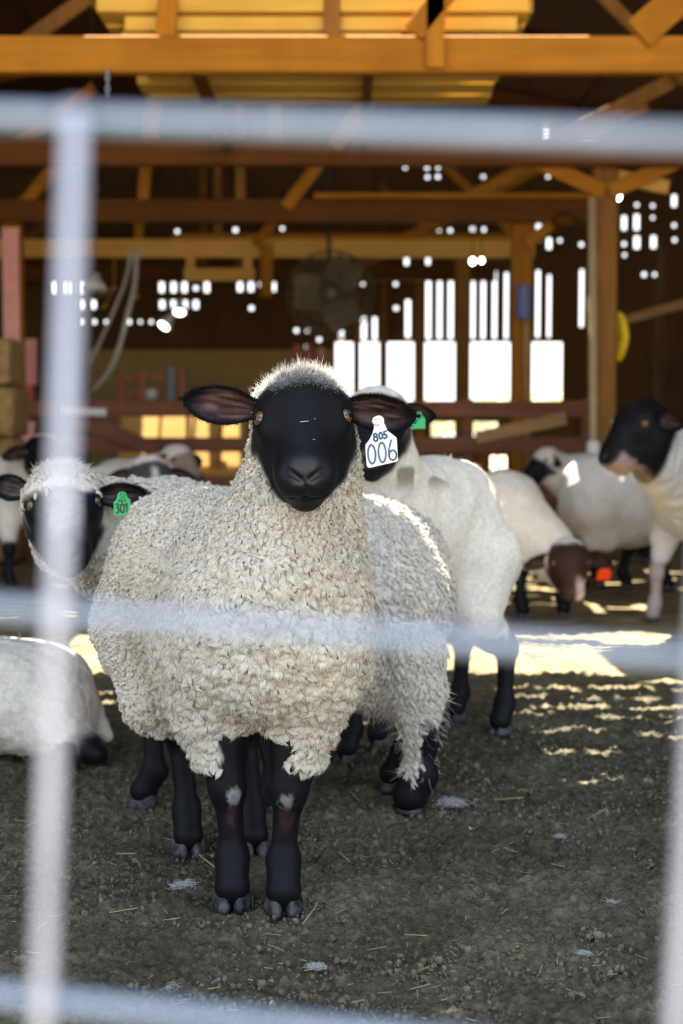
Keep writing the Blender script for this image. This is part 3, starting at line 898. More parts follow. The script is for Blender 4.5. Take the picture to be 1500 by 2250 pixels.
bale(-18, 1102, 9.0, 0.30, 0.81, 'tan bale at the bottom of the stack on the left edge', 1)
bale(-22, 905, 9.0, 0.30, 0.32, 'tan bale in the middle of the stack on the left edge', 2)
bale(-26, 795, 9.0, 0.28, 0.31, 'tan bale on top of the stack on the left edge', 3)

# ------------------------------------------------------------------ beyond the rear wall: pale trees
rng = np.random.RandomState(21)
for k, (x, y, h) in enumerate(((0.6, 44, 1.9), (2.3, 40, 1.6), (4.6, 42, 1.75), (6.6, 46, 2.0))):
    root = empty('garden_tree', (x, y, 0))
    tag(root, ('pale tree beyond the barn behind the narrow left openings', 'low leafy tree beyond the middle openings', 'leafy tree beyond the large window opening by the blue float', 'leafy tree beyond the rightmost opening')[k], 'tree', 'trees beyond the barn')
    MB().tube([(x, y, 0), (x + .05, y, h * 0.5), (x, y, h * 0.8)], [0.12, 0.09, 0.04], 8).build('trunk', M['bark'], root)
    n = 900
    c = rng.randn(n, 3); c /= np.linalg.norm(c, axis=1)[:, None]
    c *= (0.55 + 0.45 * rng.rand(n))[:, None]
    c = c * np.array([1.3, 1.1, h * 0.33]) + np.array([x, y, h * 0.66])
    a = rng.randn(n, 3); a /= np.linalg.norm(a, axis=1)[:, None]
    b = np.cross(a, rng.randn(n, 3)); b /= np.linalg.norm(b, axis=1)[:, None]
    V = np.stack([c - a * 0.13, c + b * 0.07, c + a * 0.13, c - b * 0.07], 1).reshape(-1, 3)
    mesh_obj('foliage', V, np.arange(4 * n).reshape(n, 4), M['leaf'], root)

# ------------------------------------------------------------------ sheep: bodies grown as one smooth surface
WOOL = np.array([0.735, 0.69, 0.61])
BLACK = np.array([0.0062, 0.0064, 0.0085])


def unit(v):
    v = np.asarray(v, float); return v / np.linalg.norm(v)


class Prim:
    def __init__(s, kind, tagname, k=0.03, sub=False, **a):
        s.kind = kind; s.tag = tagname; s.k = k; s.sub = sub; s.__dict__.update(a)

    def bbox(s):
        if s.kind == 'cone':
            r = max(s.ra, s.rb); return np.minimum(s.a, s.b) - r, np.maximum(s.a, s.b) + r
        r = np.sqrt((s.R.T ** 2 * s.r ** 2).sum(1)); return s.c - r, s.c + r

    def dist(s, P):
        if s.kind == 'cone':
            ab = s.b - s.a; pa = P - s.a
            t = np.clip(pa @ ab / ab.dot(ab), 0, 1)
            return np.linalg.norm(pa - t[..., None] * ab, axis=-1) - (s.ra + (s.rb - s.ra) * t)
        q = (P - s.c) @ s.R.T
        k0 = np.linalg.norm(q / s.r, axis=-1); k1 = np.linalg.norm(q / s.r ** 2, axis=-1)
        return np.where(k1 > 1e-9, k0 * (k0 - 1) / np.maximum(k1, 1e-9), -s.r.min())


def cone(a, b, ra, rb, t, k=0.03, sub=False):
    return Prim('cone', t, k, sub, a=np.array(a, float), b=np.array(b, float), ra=ra, rb=rb)


def ell(c, axes, r, t, k=0.03, sub=False):
    return Prim('ell', t, k, sub, c=np.array(c, float), R=np.array([unit(x) for x in axes]), r=np.array(r, float))


def grow(prims, h):
    """Smooth union of the shapes, meshed with surface nets on a grid of step h."""
    lo = np.min([p.bbox()[0] for p in prims], 0) - 4 * h; hi = np.max([p.bbox()[1] for p in prims], 0) + 4 * h
    n = np.ceil((hi - lo) / h).astype(int) + 1
    D = np.ones(n, np.float32)
    for p in prims:
        a, b = p.bbox(); m = p.k * 1.2 + 4 * h
        i0 = np.maximum(0, np.floor((a - m - lo) / h).astype(int)); i1 = np.minimum(n, np.ceil((b + m - lo) / h).astype(int) + 1)
        if np.any(i1 <= i0): continue
        ax = [lo[d] + h * np.arange(i0[d], i1[d]) for d in range(3)]
        P = np.stack(np.meshgrid(*ax, indexing='ij'), -1)
        d = p.dist(P).astype(np.float32)
        S = D[i0[0]:i1[0], i0[1]:i1[1], i0[2]:i1[2]]
        if p.sub:
            hh = np.maximum(p.k - np.abs(S + d), 0) / p.k
            S[...] = np.maximum(S, -d) + hh * hh * p.k * 0.25
        else:
            hh = np.maximum(p.k - np.abs(S - d), 0) / p.k
            S[...] = np.minimum(S, d) - hh * hh * p.k * 0.25
    ins = D < 0
    c = np.zeros(n - 1, np.int8)
    for a in (0, 1):
        for b in (0, 1):
            for e in (0, 1):
                c += ins[a:n[0] - 1 + a, b:n[1] - 1 + b, e:n[2] - 1 + e]
    act = np.argwhere((c > 0) & (c < 8))
    vid = np.full(n - 1, -1, np.int64); vid[tuple(act.T)] = np.arange(len(act))
    acc = np.zeros((len(act), 3)); cnt = np.zeros(len(act))
    cor = [(a, b, e) for a in (0, 1) for b in (0, 1) for e in (0, 1)]
    for A in cor:
        for d in range(3):
            if A[d]: continue
            B = list(A); B[d] = 1
            da = D[act[:, 0] + A[0], act[:, 1] + A[1], act[:, 2] + A[2]]; db = D[act[:, 0] + B[0], act[:, 1] + B[1], act[:, 2] + B[2]]
            x = (da < 0) != (db < 0)
            t = np.where(x, da / np.where(x, da - db, 1), 0)
            p = np.tile(np.array(A, float), (len(act), 1)); p[:, d] = t
            acc += p * x[:, None]; cnt += x
    V = lo + h * (act + acc / cnt[:, None])
    Fs = []
    for d in range(3):
        e1, e2 = (d + 1) % 3, (d + 2) % 3
        sl0 = [slice(1, n[q] - 1) for q in range(3)]; sl0[d] = slice(0, n[d] - 1)
        sl1 = list(sl0); sl1[d] = slice(1, n[d])
        a = ins[tuple(sl0)]; b = ins[tuple(sl1)]
        for flip in (False, True):
            E = np.argwhere((a & ~b) if not flip else (~a & b))
            if not len(E): continue
            for q in range(3):
                if q != d: E[:, q] += 1
            def cell(o1, o2):
                Q = E.copy(); Q[:, e1] += o1; Q[:, e2] += o2
                return vid[Q[:, 0], Q[:, 1], Q[:, 2]]
            q = [cell(-1, -1), cell(0, -1), cell(0, 0), cell(-1, 0)]
            if flip: q = q[::-1]
            Fs.append(np.stack(q, 1))
    F = np.concatenate(Fs)
    F = F[(F >= 0).all(1)]
    return V, F


def normals(V, F):
    N = np.zeros_like(V)
    fn = np.cross(V[F[:, 2]] - V[F[:, 0]], V[F[:, 3]] - V[F[:, 1]])
    for i in range(4): np.add.at(N, F[:, i], fn)
    return N / (np.linalg.norm(N, axis=1)[:, None] + 1e-12)


def relax(V, F, it=2, lam=0.5):
    for _ in range(it):
        S = np.zeros_like(V); c = np.zeros(len(V))
        for i in range(4):
            a, b = F[:, i], F[:, (i + 1) % 4]
            np.add.at(S, a, V[b]); np.add.at(c, a, 1); np.add.at(S, b, V[a]); np.add.at(c, b, 1)
        V = V + lam * (S / np.maximum(c, 1)[:, None] - V)
    return V


def tag_weights(prims, V, tags, soft=0.0022):
    """How strongly each point belongs to each marking (by nearest shape)."""
    W = []
    for t in tags:
        ds = [p.dist(V) - (0.006 if t == 'face' else 0.0) for p in prims if p.tag == t and not p.sub]
        W.append(np.min(ds, 0) if ds else np.full(len(V), 1.0))
    W = np.array(W); W = np.exp(-(W - W.min(0)) / soft)
    return W / W.sum(0)


class Head:
    """Head frame: origin between the eyes, a = towards the muzzle, n = out of the forehead, r = sideways."""
    def __init__(s, E, toward, nose_down, roll=0.0, s_=1.0):
        s.E = np.array(E, float); s.s = s_
        f = unit([toward[0], toward[1], 0])              # where the face looks
        up = np.array([0, 0, 1.0])
        s.a = math.cos(nose_down) * f - math.sin(nose_down) * up
        s.n = math.sin(nose_down) * f + math.cos(nose_down) * up
        s.r = np.cross(s.n, s.a)
        if roll:
            r, n = s.r.copy(), s.n.copy()
            # lean the head about the viewing direction
            q = Matrix.Rotation(roll, 3, Vector(f))
            s.a = np.array(q @ Vector(s.a)); s.n = np.array(q @ Vector(s.n)); s.r = np.array(q @ Vector(s.r))

    def p(s, a, n, r): return s.E + s.s * (s.a * a + s.n * n + s.r * r)
    def ax(s): return (s.a, s.n, s.r)
    def loc(s, P):
        q = (P - s.E) / s.s
        return q @ s.a, q @ s.n, q @ s.r


def head_prims(H, wool_cap=1.0):
    k = H.s; A = H.ax(); P = []
    P.append(ell(H.p(-0.022, -0.052, 0), A, np.array((0.080, 0.066, 0.080)) * k, 'face', 0.03 * k))
    for s in (-1, 1):
        P.append(cone(H.p(-0.012, -0.030, s * 0.052), H.p(0.02, -0.034, s * 0.050), 0.031 * k, 0.030 * k, 'face', 0.03 * k))      # brow and orbit
    P.append(cone(H.p(0.0, -0.050, 0), H.p(0.115, -0.040, 0), 0.066 * k, 0.048 * k, 'face', 0.03 * k))
    P.append(cone(H.p(-0.02, -0.018, 0), H.p(0.112, -0.016, 0), 0.044 * k, 0.031 * k, 'face', 0.03 * k))                        # bridge of the nose
    for s in (-1, 1):
        P.append(cone(H.p(0.005, -0.098, s * 0.036), H.p(0.10, -0.076, s * 0.014), 0.050 * k, 0.034 * k, 'face', 0.03 * k))     # jaws
    P.append(ell(H.p(0.128, -0.036, 0), A, np.array((0.042, 0.043, 0.050)) * k, 'muzzle', 0.025 * k))
    for s in (-1, 1):
        P.append(ell(H.p(0.146, -0.030, s * 0.018), A, np.array((0.024, 0.030, 0.026)) * k, 'muzzle', 0.014 * k))               # lips
        P.append(ell(H.p(0.138, -0.010, s * 0.024), A, np.array((0.020, 0.013, 0.018)) * k, 'muzzle', 0.010 * k))               # nostril wings
    P.append(ell(H.p(0.132, -0.072, 0), A, np.array((0.038, 0.034, 0.035)) * k, 'muzzle', 0.010 * k))                           # chin and lower lip
    return P


def head_lids(H):
    P = []
    for s in (-1, 1):
        P.append(cone(H.p(-0.014, -0.008, s * 0.062), H.p(-0.010, -0.034, s * 0.083), 0.0065 * H.s, 0.0055 * H.s, 'face', 0.008 * H.s))
        P.append(cone(H.p(0.021, -0.012, s * 0.064), H.p(0.018, -0.034, s * 0.080), 0.0050 * H.s, 0.0045 * H.s, 'face', 0.008 * H.s))
    return P


def head_cuts(H):
    k = H.s; P = []
    for s in (-1, 1):
        P.append(cone(H.p(0.159, -0.004, s * 0.0085), H.p(0.145, 0.004, s * 0.030), 0.0042 * k, 0.0060 * k, 'cut', 0.006 * k, True))     # nostrils
        P.append(ell(H.p(0.006, -0.018, s * 0.082), H.ax(), np.array((0.016, 0.015, 0.013)) * k, 'cut', 0.008 * k, True))                # eye sockets
        P.append(cone(H.p(0.161, -0.041, s * 0.030), H.p(0.138, -0.047, s * 0.050), 0.0036 * k, 0.0040 * k, 'cut', 0.005 * k, True))
        P.append(cone(H.p(0.171, -0.038, 0), H.p(0.161, -0.041, s * 0.030), 0.0022 * k, 0.0036 * k, 'cut', 0.005 * k, True))              # mouth
    P.append(cone(H.p(0.165, -0.006, 0), H.p(0.173, -0.032, 0), 0.0026 * k, 0.0020 * k, 'cut', 0.005 * k, True))                          # split of the upper lip
    return P


def ear_mesh(base, tip, opening, width, s=1.0, cup=0.55, c_in=(0.10, 0.05, 0.045), c_out=BLACK, seed=0):
    """A leaf-shaped, cupped ear with thickness. Returns V, F, colours."""
    base = np.array(base, float); tip = np.array(tip, float)
    e = tip - base; L = np.linalg.norm(e); e /= L
    o = unit(np.array(opening, float) - e * np.dot(opening, e)); sd = np.cross(e, o)
    nu, nv = 26, 17
    V = []; C = []
    for lay in (0, 1):
        for i in range(nu + 1):
            u = i / nu
            w = width * (0.50 + 0.55 * math.sin(math.pi * min(1, u / 0.46) * 0.5)) if u < 0.46 else width * 1.05 * max(0.0, 1 - ((u - 0.46) / 0.54) ** 2.0) ** 0.62
            w *= 0.5
            for j in range(nv):
                v = -1 + 2 * j / (nv - 1)
                p = base + e * L * u + sd * w * v * (1 - 0.15 * (1 - u) * v * v) + o * (cup * w * (abs(v) ** 2.2) - 0.02 * s * math.sin(math.pi * u) * 0.4)
                thick = 0.006 * s * (1 - abs(v) ** 3) * (1 - u ** 5) * (1.0 + 2.0 * (1 - u) ** 2)
                if lay: p = p - o * thick
                V.append(p)
                if lay: C.append(c_out)
                else:
                    m = sstep(0.92, 0.45, abs(v)) * sstep(0.92, 0.6, u) * sstep(-0.05, 0.14, u)
                    g = vnoise(np.array([[u * 3, v * 9, seed]]), 1.6, seed)[0]
                    ci = np.array(c_in) * (0.15 + 1.9 * g * g)
                    C.append(np.array(c_out) * (1 - m) + ci * m)
    F = []
    st = (nu + 1) * nv
    for i in range(nu):
        for j in range(nv - 1):
            a = i * nv + j
            F.append((a, a + 1, a + nv + 1, a + nv))
            F.append((st + a, st + a + nv, st + a + nv + 1, st + a + 1))
        a = i * nv
        F.append((a, a + nv, st + a + nv, st + a)); b = a + nv - 1
        F.append((b, st + b, st + b + nv, b + nv))
    for j in range(nv - 1):
        b = nu * nv + j; F.append((b, b + 1, st + b + 1, st + b)); F.append((j, st + j, st + j + 1, j + 1))
    return np.array(V), np.array(F), np.array(C)


def locks(V, F, w, n, length, width, flow, col, rng, lift=0.35, big=None, fib=0):
    """Curled tufts of wool lying on the skin, each a small tapering lobe."""
    tri = np.concatenate([F[:, [0, 1, 2]], F[:, [0, 2, 3]]])
    a, b, c = V[tri[:, 0]], V[tri[:, 1]], V[tri[:, 2]]
    ar = np.linalg.norm(np.cross(b - a, c - a), axis=1) * w[tri].mean(1)
    cum = np.cumsum(ar); idx = np.minimum(np.searchsorted(cum, rng.rand(n) * cum[-1]), len(tri) - 1)
    r1, r2 = rng.rand(n), rng.rand(n); fl = r1 + r2 > 1; r1[fl] = 1 - r1[fl]; r2[fl] = 1 - r2[fl]
    T = tri[idx]
    P = V[T[:, 0]] + r1[:, None] * (V[T[:, 1]] - V[T[:, 0]]) + r2[:, None] * (V[T[:, 2]] - V[T[:, 0]])
    Nn = np.cross(V[T[:, 1]] - V[T[:, 0]], V[T[:, 2]] - V[T[:, 0]]); Nn /= np.linalg.norm(Nn, axis=1)[:, None] + 1e-12
    fl_ = flow(P) + 1.3 * (np.stack([vnoise(P, 16, 31), vnoise(P, 16, 32), vnoise(P, 16, 33)], 1) - 0.5) + 0.24 * rng.randn(n, 3)
    t = fl_ - Nn * (fl_ * Nn).sum(1)[:, None]; t /= np.linalg.norm(t, axis=1)[:, None] + 1e-9
    sd = np.cross(Nn, t)
    sz = 0.65 + 0.7 * rng.rand(n)
    if big is not None: sz = sz * big(P)
    L = (length * sz)[:, None]; Wd = (width * sz * (0.8 + 0.4 * rng.rand(n)))[:, None]
    curl = (rng.rand(n)[:, None] - 0.5) * 1.3
    spine = [P - Nn * 0.15 * L, P + Nn * lift * 0.75 * L + t * 0.22 * L, P + Nn * lift * 1.05 * L + (t + sd * curl * 0.5) * 0.62 * L, P + Nn * lift * 0.30 * L + (t + sd * curl) * 0.94 * L]
    wid = [0.8, 1.0, 0.9, 0.40]; thk = [0.5, 0.66, 0.6, 0.25]
    rings = []
    for q in range(4):
        for k in range(5):
            an = 2 * math.pi * k / 5
            rings.append(spine[q] + sd * (0.5 * wid[q] * math.cos(an)) * Wd + Nn * (0.5 * thk[q] * math.sin(an)) * Wd)
    R = np.stack(rings, 1)                         # n, 20, 3
    base = (np.arange(n) * 20)[:, None]
    fs = []
    for q in range(3):
        for k in range(5):
            fs.append((q * 5 + k, q * 5 + (k + 1) % 5, (q + 1) * 5 + (k + 1) % 5, (q + 1) * 5 + k))
    fs.append((15, 16, 17, 18)); fs.append((15, 18, 19, 15))
    fs = fs[:-2]
    FF = np.concatenate([base + np.array(f)[None, :] for f in fs])
    cc = col(P) * (0.97 + 0.06 * rng.rand(n))[:, None]
    CC = np.repeat(cc, 20, 0)
    if not fib: return R.reshape(-1, 3), FF, CC
    # fine fibres lying over each tuft
    Vs = [R.reshape(-1, 3)]; Fs = [FF]; Cs = [CC]; off = n * 20
    for j in range(fib):
        so = ((j + rng.rand(n)) / fib - 0.5)[:, None] * 1.15
        up_ = (0.30 + 0.30 * rng.rand(n))[:, None] * np.sqrt(np.maximum(0.05, 1 - (so * 1.6) ** 2))
        ext = (0.85 + 0.30 * rng.rand(n))[:, None]
        wob = rng.randn(n, 3) * 0.10
        fw = 0.00030 + 0.00022 * rng.rand(n)[:, None]
        pts = []
        for q, (wq, uq) in enumerate(((0.8, 0.7), (1.0, 1.0), (0.85, 0.95), (0.45, 0.5))):
            b = spine[0] + (spine[q] - spine[0]) * (1 if q < 2 else ext ** (0.5 * (q - 1)))
            pts.append(b + sd * so * wq * Wd + Nn * up_ * uq * Wd + wob * L * (q / 3.0) ** 2)
        ring = []
        for q in range(4):
            k = (1.0, 1.0, 0.8, 0.25)[q]
            ring += [pts[q] - sd * fw * k, pts[q] + sd * fw * k]
        Vs.append(np.stack(ring, 1).reshape(-1, 3))
        b8 = (np.arange(n) * 8)[:, None] + off
        Fs.append(np.concatenate([b8 + np.array(f)[None, :] for f in ((0, 1, 3, 2), (2, 3, 5, 4), (4, 5, 7, 6))]))
        Cs.append(np.repeat(cc * 1.04, 8, 0)); off += n * 8
    return np.concatenate(Vs), np.concatenate(Fs), np.concatenate(Cs)


def fuzz(V, N, w, n, length, width, rng, col, flow=None, spread=0.5):
    """Single stray hairs standing off the coat."""
    pr = w / w.sum(); idx = rng.choice(len(V), n, p=pr)
    P = V[idx]; Nn = N[idx]
    d = Nn + spread * rng.randn(n, 3)
    if flow is not None: d = d + flow(P)
    d /= np.linalg.norm(d, axis=1)[:, None]
    s = np.cross(d, rng.randn(n, 3)); s /= np.linalg.norm(s, axis=1)[:, None]
    L = (length * (0.5 + rng.rand(n)))[:, None]
    bend = rng.randn(n, 3) * 0.18
    a = P - Nn * 0.003; m = a + d * 0.55 * L; e = a + (d + bend) * L
    R = np.stack([a - s * width, a + s * width, m + s * width * 0.7, m - s * width * 0.7, e + s * width * 0.15, e - s * width * 0.15], 1)
    base = (np.arange(n) * 6)[:, None]
    FF = np.concatenate([base + np.array(f)[None, :] for f in ((0, 1, 2, 3), (3, 2, 4, 5))])
    return R.reshape(-1, 3), FF, np.repeat(col(P), 6, 0)


def hoof_mesh(foot, f, s=1.0):
    """Two pointed claws side by side."""
    foot = np.array(foot, float); f = unit([f[0], f[1], 0]); side = np.array([f[1], -f[0], 0]); up = np.array([0, 0, 1.0])
    mb = MB()
    for sg in (-1, 1):
        prof = []
        rows = [(0.0, 1.0), (0.008, 0.99), (0.020, 0.90), (0.030, 0.76), (0.036, 0.45)]
        n = 12; V = []; F = []
        for (z, k) in rows:
            for q in range(n):
                a = 2 * math.pi * q / n
                fx = math.cos(a); sy = math.sin(a)
                ln = (0.036 if fx > 0 else 0.026) * fx * k - z * 0.30
                wd = 0.0155 * sy * k * (1 - 0.35 * max(0, fx)) * 1.05
                V.append(foot + f * (ln + 0.004) * s + side * (sg * (0.0165 - 0.05 * z * 0) + wd + (-sg) * 0.005 * max(0, fx)) * s + up * z * s)
        for i in range(len(rows) - 1):
            for q in range(n):
                F.append((i * n + q, i * n + (q + 1) % n, (i + 1) * n + (q + 1) % n, (i + 1) * n + q))
        F.append(tuple(range(n))[::-1]); F.append(tuple((len(rows) - 1) * n + q for q in range(n)))
        mb.add(V, F)
    return mb


def leg_prims(top, foot, f, front, s, woolly, side, tw, stout=1.0, knee_z=0.225):
    """top: where the limb leaves the trunk; foot: on the ground; f: the way the sheep faces."""
    top = np.array(top, float); foot = np.array(foot, float); P = []
    f = unit([f[0], f[1], 0]); up = np.array([0, 0, 1.0])
    k = stout * s
    ft = foot + up * 0.040 * s - f * 0.004 * s
    fet = foot + up * 0.085 * s - f * 0.020 * s
    if front:
        kn = foot + up * knee_z * s - f * 0.010 * s + (top - foot) * np.array([1, 1, 0]) * 0.16
        el = foot + (top - foot) * np.array([0.60, 0.60, 0]) + up * (top[2] - foot[2]) * 0.80
        mid = kn * 0.55 + el * 0.45
        P += [cone(top, el, 0.085 * k, 0.062 * k, tw, 0.05), cone(el, mid, 0.058 * k, 0.045 * k, 'arm', 0.03), cone(mid, kn, 0.040 * k, 0.031 * k, 'leg', 0.025)]
        P += [ell(kn + f * 0.006 * s, (f, up, np.cross(f, up)), np.array((0.031, 0.045, 0.033)) * k, 'leg', 0.02)]
        P += [cone(kn, fet + up * 0.02 * s, 0.027 * k, 0.0235 * k, 'leg', 0.02)]
    else:
        hk = foot + up * 0.245 * s - f * 0.045 * s + (top - foot) * np.array([1, 1, 0]) * 0.14
        st = top * np.array([0.75, 0.75, 0]) + foot * np.array([0.25, 0.25, 0]) + up * (foot[2] + (top[2] - foot[2]) * 0.72) + f * 0.075 * s
        P += [cone(top, st, 0.125 * k, 0.085 * k, tw, 0.06), cone(st, hk * 0.6 + st * 0.4, 0.078 * k, 0.05 * k, 'arm', 0.04), cone(hk * 0.6 + st * 0.4, hk, 0.045 * k, 0.031 * k, 'leg', 0.03)]
        P += [cone(hk, hk + up * 0.028 * s - f * 0.014 * s, 0.030 * k, 0.017 * k, 'leg', 0.02)]
        P += [cone(hk, fet + up * 0.02 * s, 0.028 * k, 0.024 * k, 'leg', 0.02)]
    P += [ell(fet, (f, up, np.cross(f, up)), np.array((0.028, 0.030, 0.029)) * k, 'leg', 0.02), cone(fet, ft + f * 0.008 * s, 0.027 * k, 0.0335 * k, 'leg', 0.02)]
    # dew claws
    for sg in (-1, 1):
        P.append(ell(fet - f * 0.024 * s + np.cross(f, up) * sg * 0.012 * s - up * 0.008 * s, (f, up, np.cross(f, up)), np.array((0.010, 0.013, 0.009)) * k, 'leg', 0.01))
    return P


def trunk(rump, chest, zr, zc, wid, hgt, t='wool', belly=0.0):
    """Barrel, rump, chest and belly between two points on the plan."""
    r = np.array([*rump, zr]); c = np.array([*chest, zc])
    f = unit([c[0] - r[0], c[1] - r[1], 0]); up = np.array([0, 0, 1.0]); sd = np.cross(f, up)
    L = np.linalg.norm(c - r); A = (f, sd, up)
    P = [ell((r + c) / 2 - up * 0.01, A, (L * 0.5 + 0.12, wid, hgt), t, 0.08),
         ell(r, A, (0.175, wid * 0.90, hgt * 0.90), t, 0.08),
         ell(c, A, (0.165, wid * 0.92, hgt * 0.98), t, 0.08),
         ell((r + c) / 2 - up * (hgt * 0.35 + belly), A, (L * 0.5 + 0.02, wid * 0.86, hgt * 0.72), t, 0.07)]
    return P, f, sd


def ear_tag(parent, P2, o, ux, uy, un, mat, strokes, ink, stud, sw=0.0032, stud_mat=None):
    """Flexible tag: plate, stud button, and the handwritten numbers as raised strokes."""
    plate = MB().prism(P2, o, ux, uy, un, 0.0018).build('ear_tag', mat, parent)
    mb = MB()
    c = np.array(o) + ux * stud[0] + uy * stud[1]
    r = stud[2]
    mb.lathe(c - un * 0.004, [(r, 0), (r, 0.006), (r * 0.8, 0.009), (r * 0.45, 0.009), (r * 0.42, 0.004)], axis=un, n=20)
    mb.build('stud', stud_mat or mat, plate, True)
    mbn = MB()
    for st in strokes:
        pts = [np.array(o) + ux * x + uy * y + un * 0.0013 for x, y in st]
        for i in range(len(pts) - 1):
            d = pts[i + 1] - pts[i]; L = np.linalg.norm(d)
            if L < 1e-6: continue
            d = d / L
            mbn.bar(pts[i] - d * sw * 0.4, pts[i + 1] + d * sw * 0.4, sw, 0.0008, un)
    if strokes: mbn.build('numbers', ink, plate)
    return plate


def oval(cx, cy, rx, ry, a0=0, a1=360, n=16, rot=0.0):
    out = []
    for t in np.linspace(math.radians(a0), math.radians(a1), n):
        x, y = rx * math.cos(t), ry * math.sin(t)
        out.append((cx + x * math.cos(rot) - y * math.sin(rot), cy + x * math.sin(rot) + y * math.cos(rot)))
    return out


def make_sheep(label, base, prims, H, f, feet, h, ears=(), colours=None, paint=None, wool=None, seed=1, hair=None, cuts=True, eye_r=0.0162, hoof=True, hoof_s=1.0, lum=1.0, eye_col='eye'):
    root = empty('sheep', base)
    tag(root, label, 'sheep', 'flock of black faced sheep in the barn')
    cl = dict(wool=WOOL * lum, arm=WOOL * lum, leg=BLACK, face=BLACK, muzzle=BLACK * 1.6)
    if colours: cl.update(colours)
    pr = list(prims)
    if H is not None and cuts:
        pr += head_cuts(H)
        if h < 0.008: pr += head_lids(H)
    V, F = grow(pr, h)
    V = relax(V, F, 2, 0.5)
    N = normals(V, F)
    tags = ['wool', 'arm', 'leg', 'face', 'muzzle']
    jit = V + 0.012 * np.stack([vnoise(V, 45, 3) - .5, vnoise(V, 45, 4) - .5, vnoise(V, 45, 5) - .5], 1)
    W = tag_weights(prims, jit, tags)
    C = sum(W[i][:, None] * np.array(cl[t])[None, :] for i, t in enumerate(tags))
    if paint is not None: C = paint(V, N, C, W)
    C = np.clip(C * (0.92 + 0.16 * vnoise(V, 9, seed))[:, None], 0.003, 1)
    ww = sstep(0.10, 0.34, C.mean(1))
    if wool:
        # shallow relief of the fleece
        am = wool.get('relief', 0.006)
        d = (0.5 - cells(V * np.array([1, 1, 0.8]), wool.get('freq', 55), seed)) * am + (vnoise(V, 12, seed + 2) - 0.5) * 0.012 + (vnoise(V * np.array([1, 1, 0.7]), 30, seed + 4) - 0.5) * 0.009
        V = V + N * (d * ww)[:, None]
    Vb, Fb, Cb = V, F, (C * (1 - 0.22 * ww)[:, None] if wool and wool.get('n') else C)      # base wool darkened to stand for shade between the locks
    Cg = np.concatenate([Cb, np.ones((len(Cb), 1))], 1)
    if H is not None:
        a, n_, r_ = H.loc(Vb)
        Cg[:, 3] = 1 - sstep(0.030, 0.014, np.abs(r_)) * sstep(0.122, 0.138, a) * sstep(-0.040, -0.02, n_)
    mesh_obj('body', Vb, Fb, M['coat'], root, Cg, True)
    for e in ears:
        eV, eF, eC = ear_mesh(**e)
        if h < 0.006:
            rge = np.random.RandomState(len(eV) + seed)
            wr = np.clip(1.3 - eC.mean(1) * 30, 0.04, 1)
            a_, b_, c_ = fuzz(eV, normals(eV, eF), wr, 2600, 0.008, 0.00035, rge, lambda P: np.tile(BLACK * 1.6, (len(P), 1)), const_flow(unit(np.array(e['tip']) - np.array(e['base'])) * 0.9), 0.5)
            eF = np.concatenate([eF, b_ + len(eV)]); eV = np.concatenate([eV, a_]); eC = np.concatenate([eC, c_])
        mesh_obj('ear', eV, eF, M['ear'], root, eC, True)
    if H is not None and eye_r:
        for s in (-1, 1):
            c = H.p(0.004, -0.027, s * 0.0705)
            ax = unit(H.r * s * 0.68 + H.n * 0.58 + H.a * 0.25)
            r = eye_r * H.s
            prof = [(r * math.sin(a), -r * math.cos(a)) for a in np.linspace(0.1, math.pi - 0.02, 12)]
            eo = MB().lathe(c, prof, axis=ax, n=20).build('eye', M[eye_col], root, True)
            # horizontal slit pupil lying on the front of the eyeball
            mbp = MB(); u = unit(np.cross(ax, (0, 0, 1.0))); w = np.cross(u, ax)
            pp = []
            for t in np.linspace(-0.6, 0.6, 9):
                q = c + (ax * math.cos(t) + u * math.sin(t)) * r * 1.01
                pp.append((q, 0.24 * r * math.sqrt(max(0.05, 1 - (t / 0.62) ** 2))))
            V_ = []; F_ = []
            for q, hw in pp: V_ += [q + w * hw, q - w * hw]
            for i in range(len(pp) - 1): F_.append((2 * i, 2 * i + 1, 2 * i + 3, 2 * i + 2))
            mbp.add(V_, F_); mbp.build('pupil', M['pupil'], eo)
    if hoof:
        for ft in feet:
            hoof_mesh(ft, f if len(ft) < 4 else (ft[3], ft[4]), hoof_s).build('hoof', M['hoof'], root, True) if len(ft) == 3 else hoof_mesh(ft[:3], (ft[3], ft[4]), hoof_s).build('hoof', M['hoof'], root, True)
    rg = np.random.RandomState(seed + 100)
    if wool and wool.get('n'):
        flow = wool.get('flow', lambda P: np.tile(np.array([0, 0, -1.0]), (len(P), 1)))
        def colf(P):
            # colour of the nearest part of the coat
            g = 0.86 + 0.28 * vnoise(P, 6, seed + 5)
            y = sstep(0.45, 0.75, vnoise(P, 4.0, seed + 9))[:, None]
            c = WOOL * lum
            return (c[None, :] * (1 - y * np.array([0.02, 0.04, 0.09])[None, :])) * g[:, None]
        R, FF, CC = locks(Vb, Fb, ww * wool['mask'](Vb) if 'mask' in wool else ww, wool['n'], wool['len'], wool['wid'], flow, colf, rg, wool.get('lift', 0.30), wool.get('big'), wool.get('fib', 0))
        mesh_obj('fleece', R, FF, M['wool'], root, CC, True)
    if hair:
        Vs, Fs, Cs = [], [], []
        for (mask, n, L, wd, colr, fl, sp) in hair:
            w = mask(Vb, N, ww) + 1e-9
            a, b, c = fuzz(Vb, N, w, n, L, wd, rg, (lambda P, colr=colr: np.tile(np.array(colr, float), (len(P), 1))), fl, sp)
            Fs.append(b + sum(len(v) for v in Vs)); Vs.append(a); Cs.append(c)
        mesh_obj('stray_hair', np.concatenate(Vs), np.concatenate(Fs), M['wool'], root, np.concatenate(Cs))
    return root


def const_flow(v):
    v = np.array(v, float)
    return lambda P: np.tile(v, (len(P), 1))


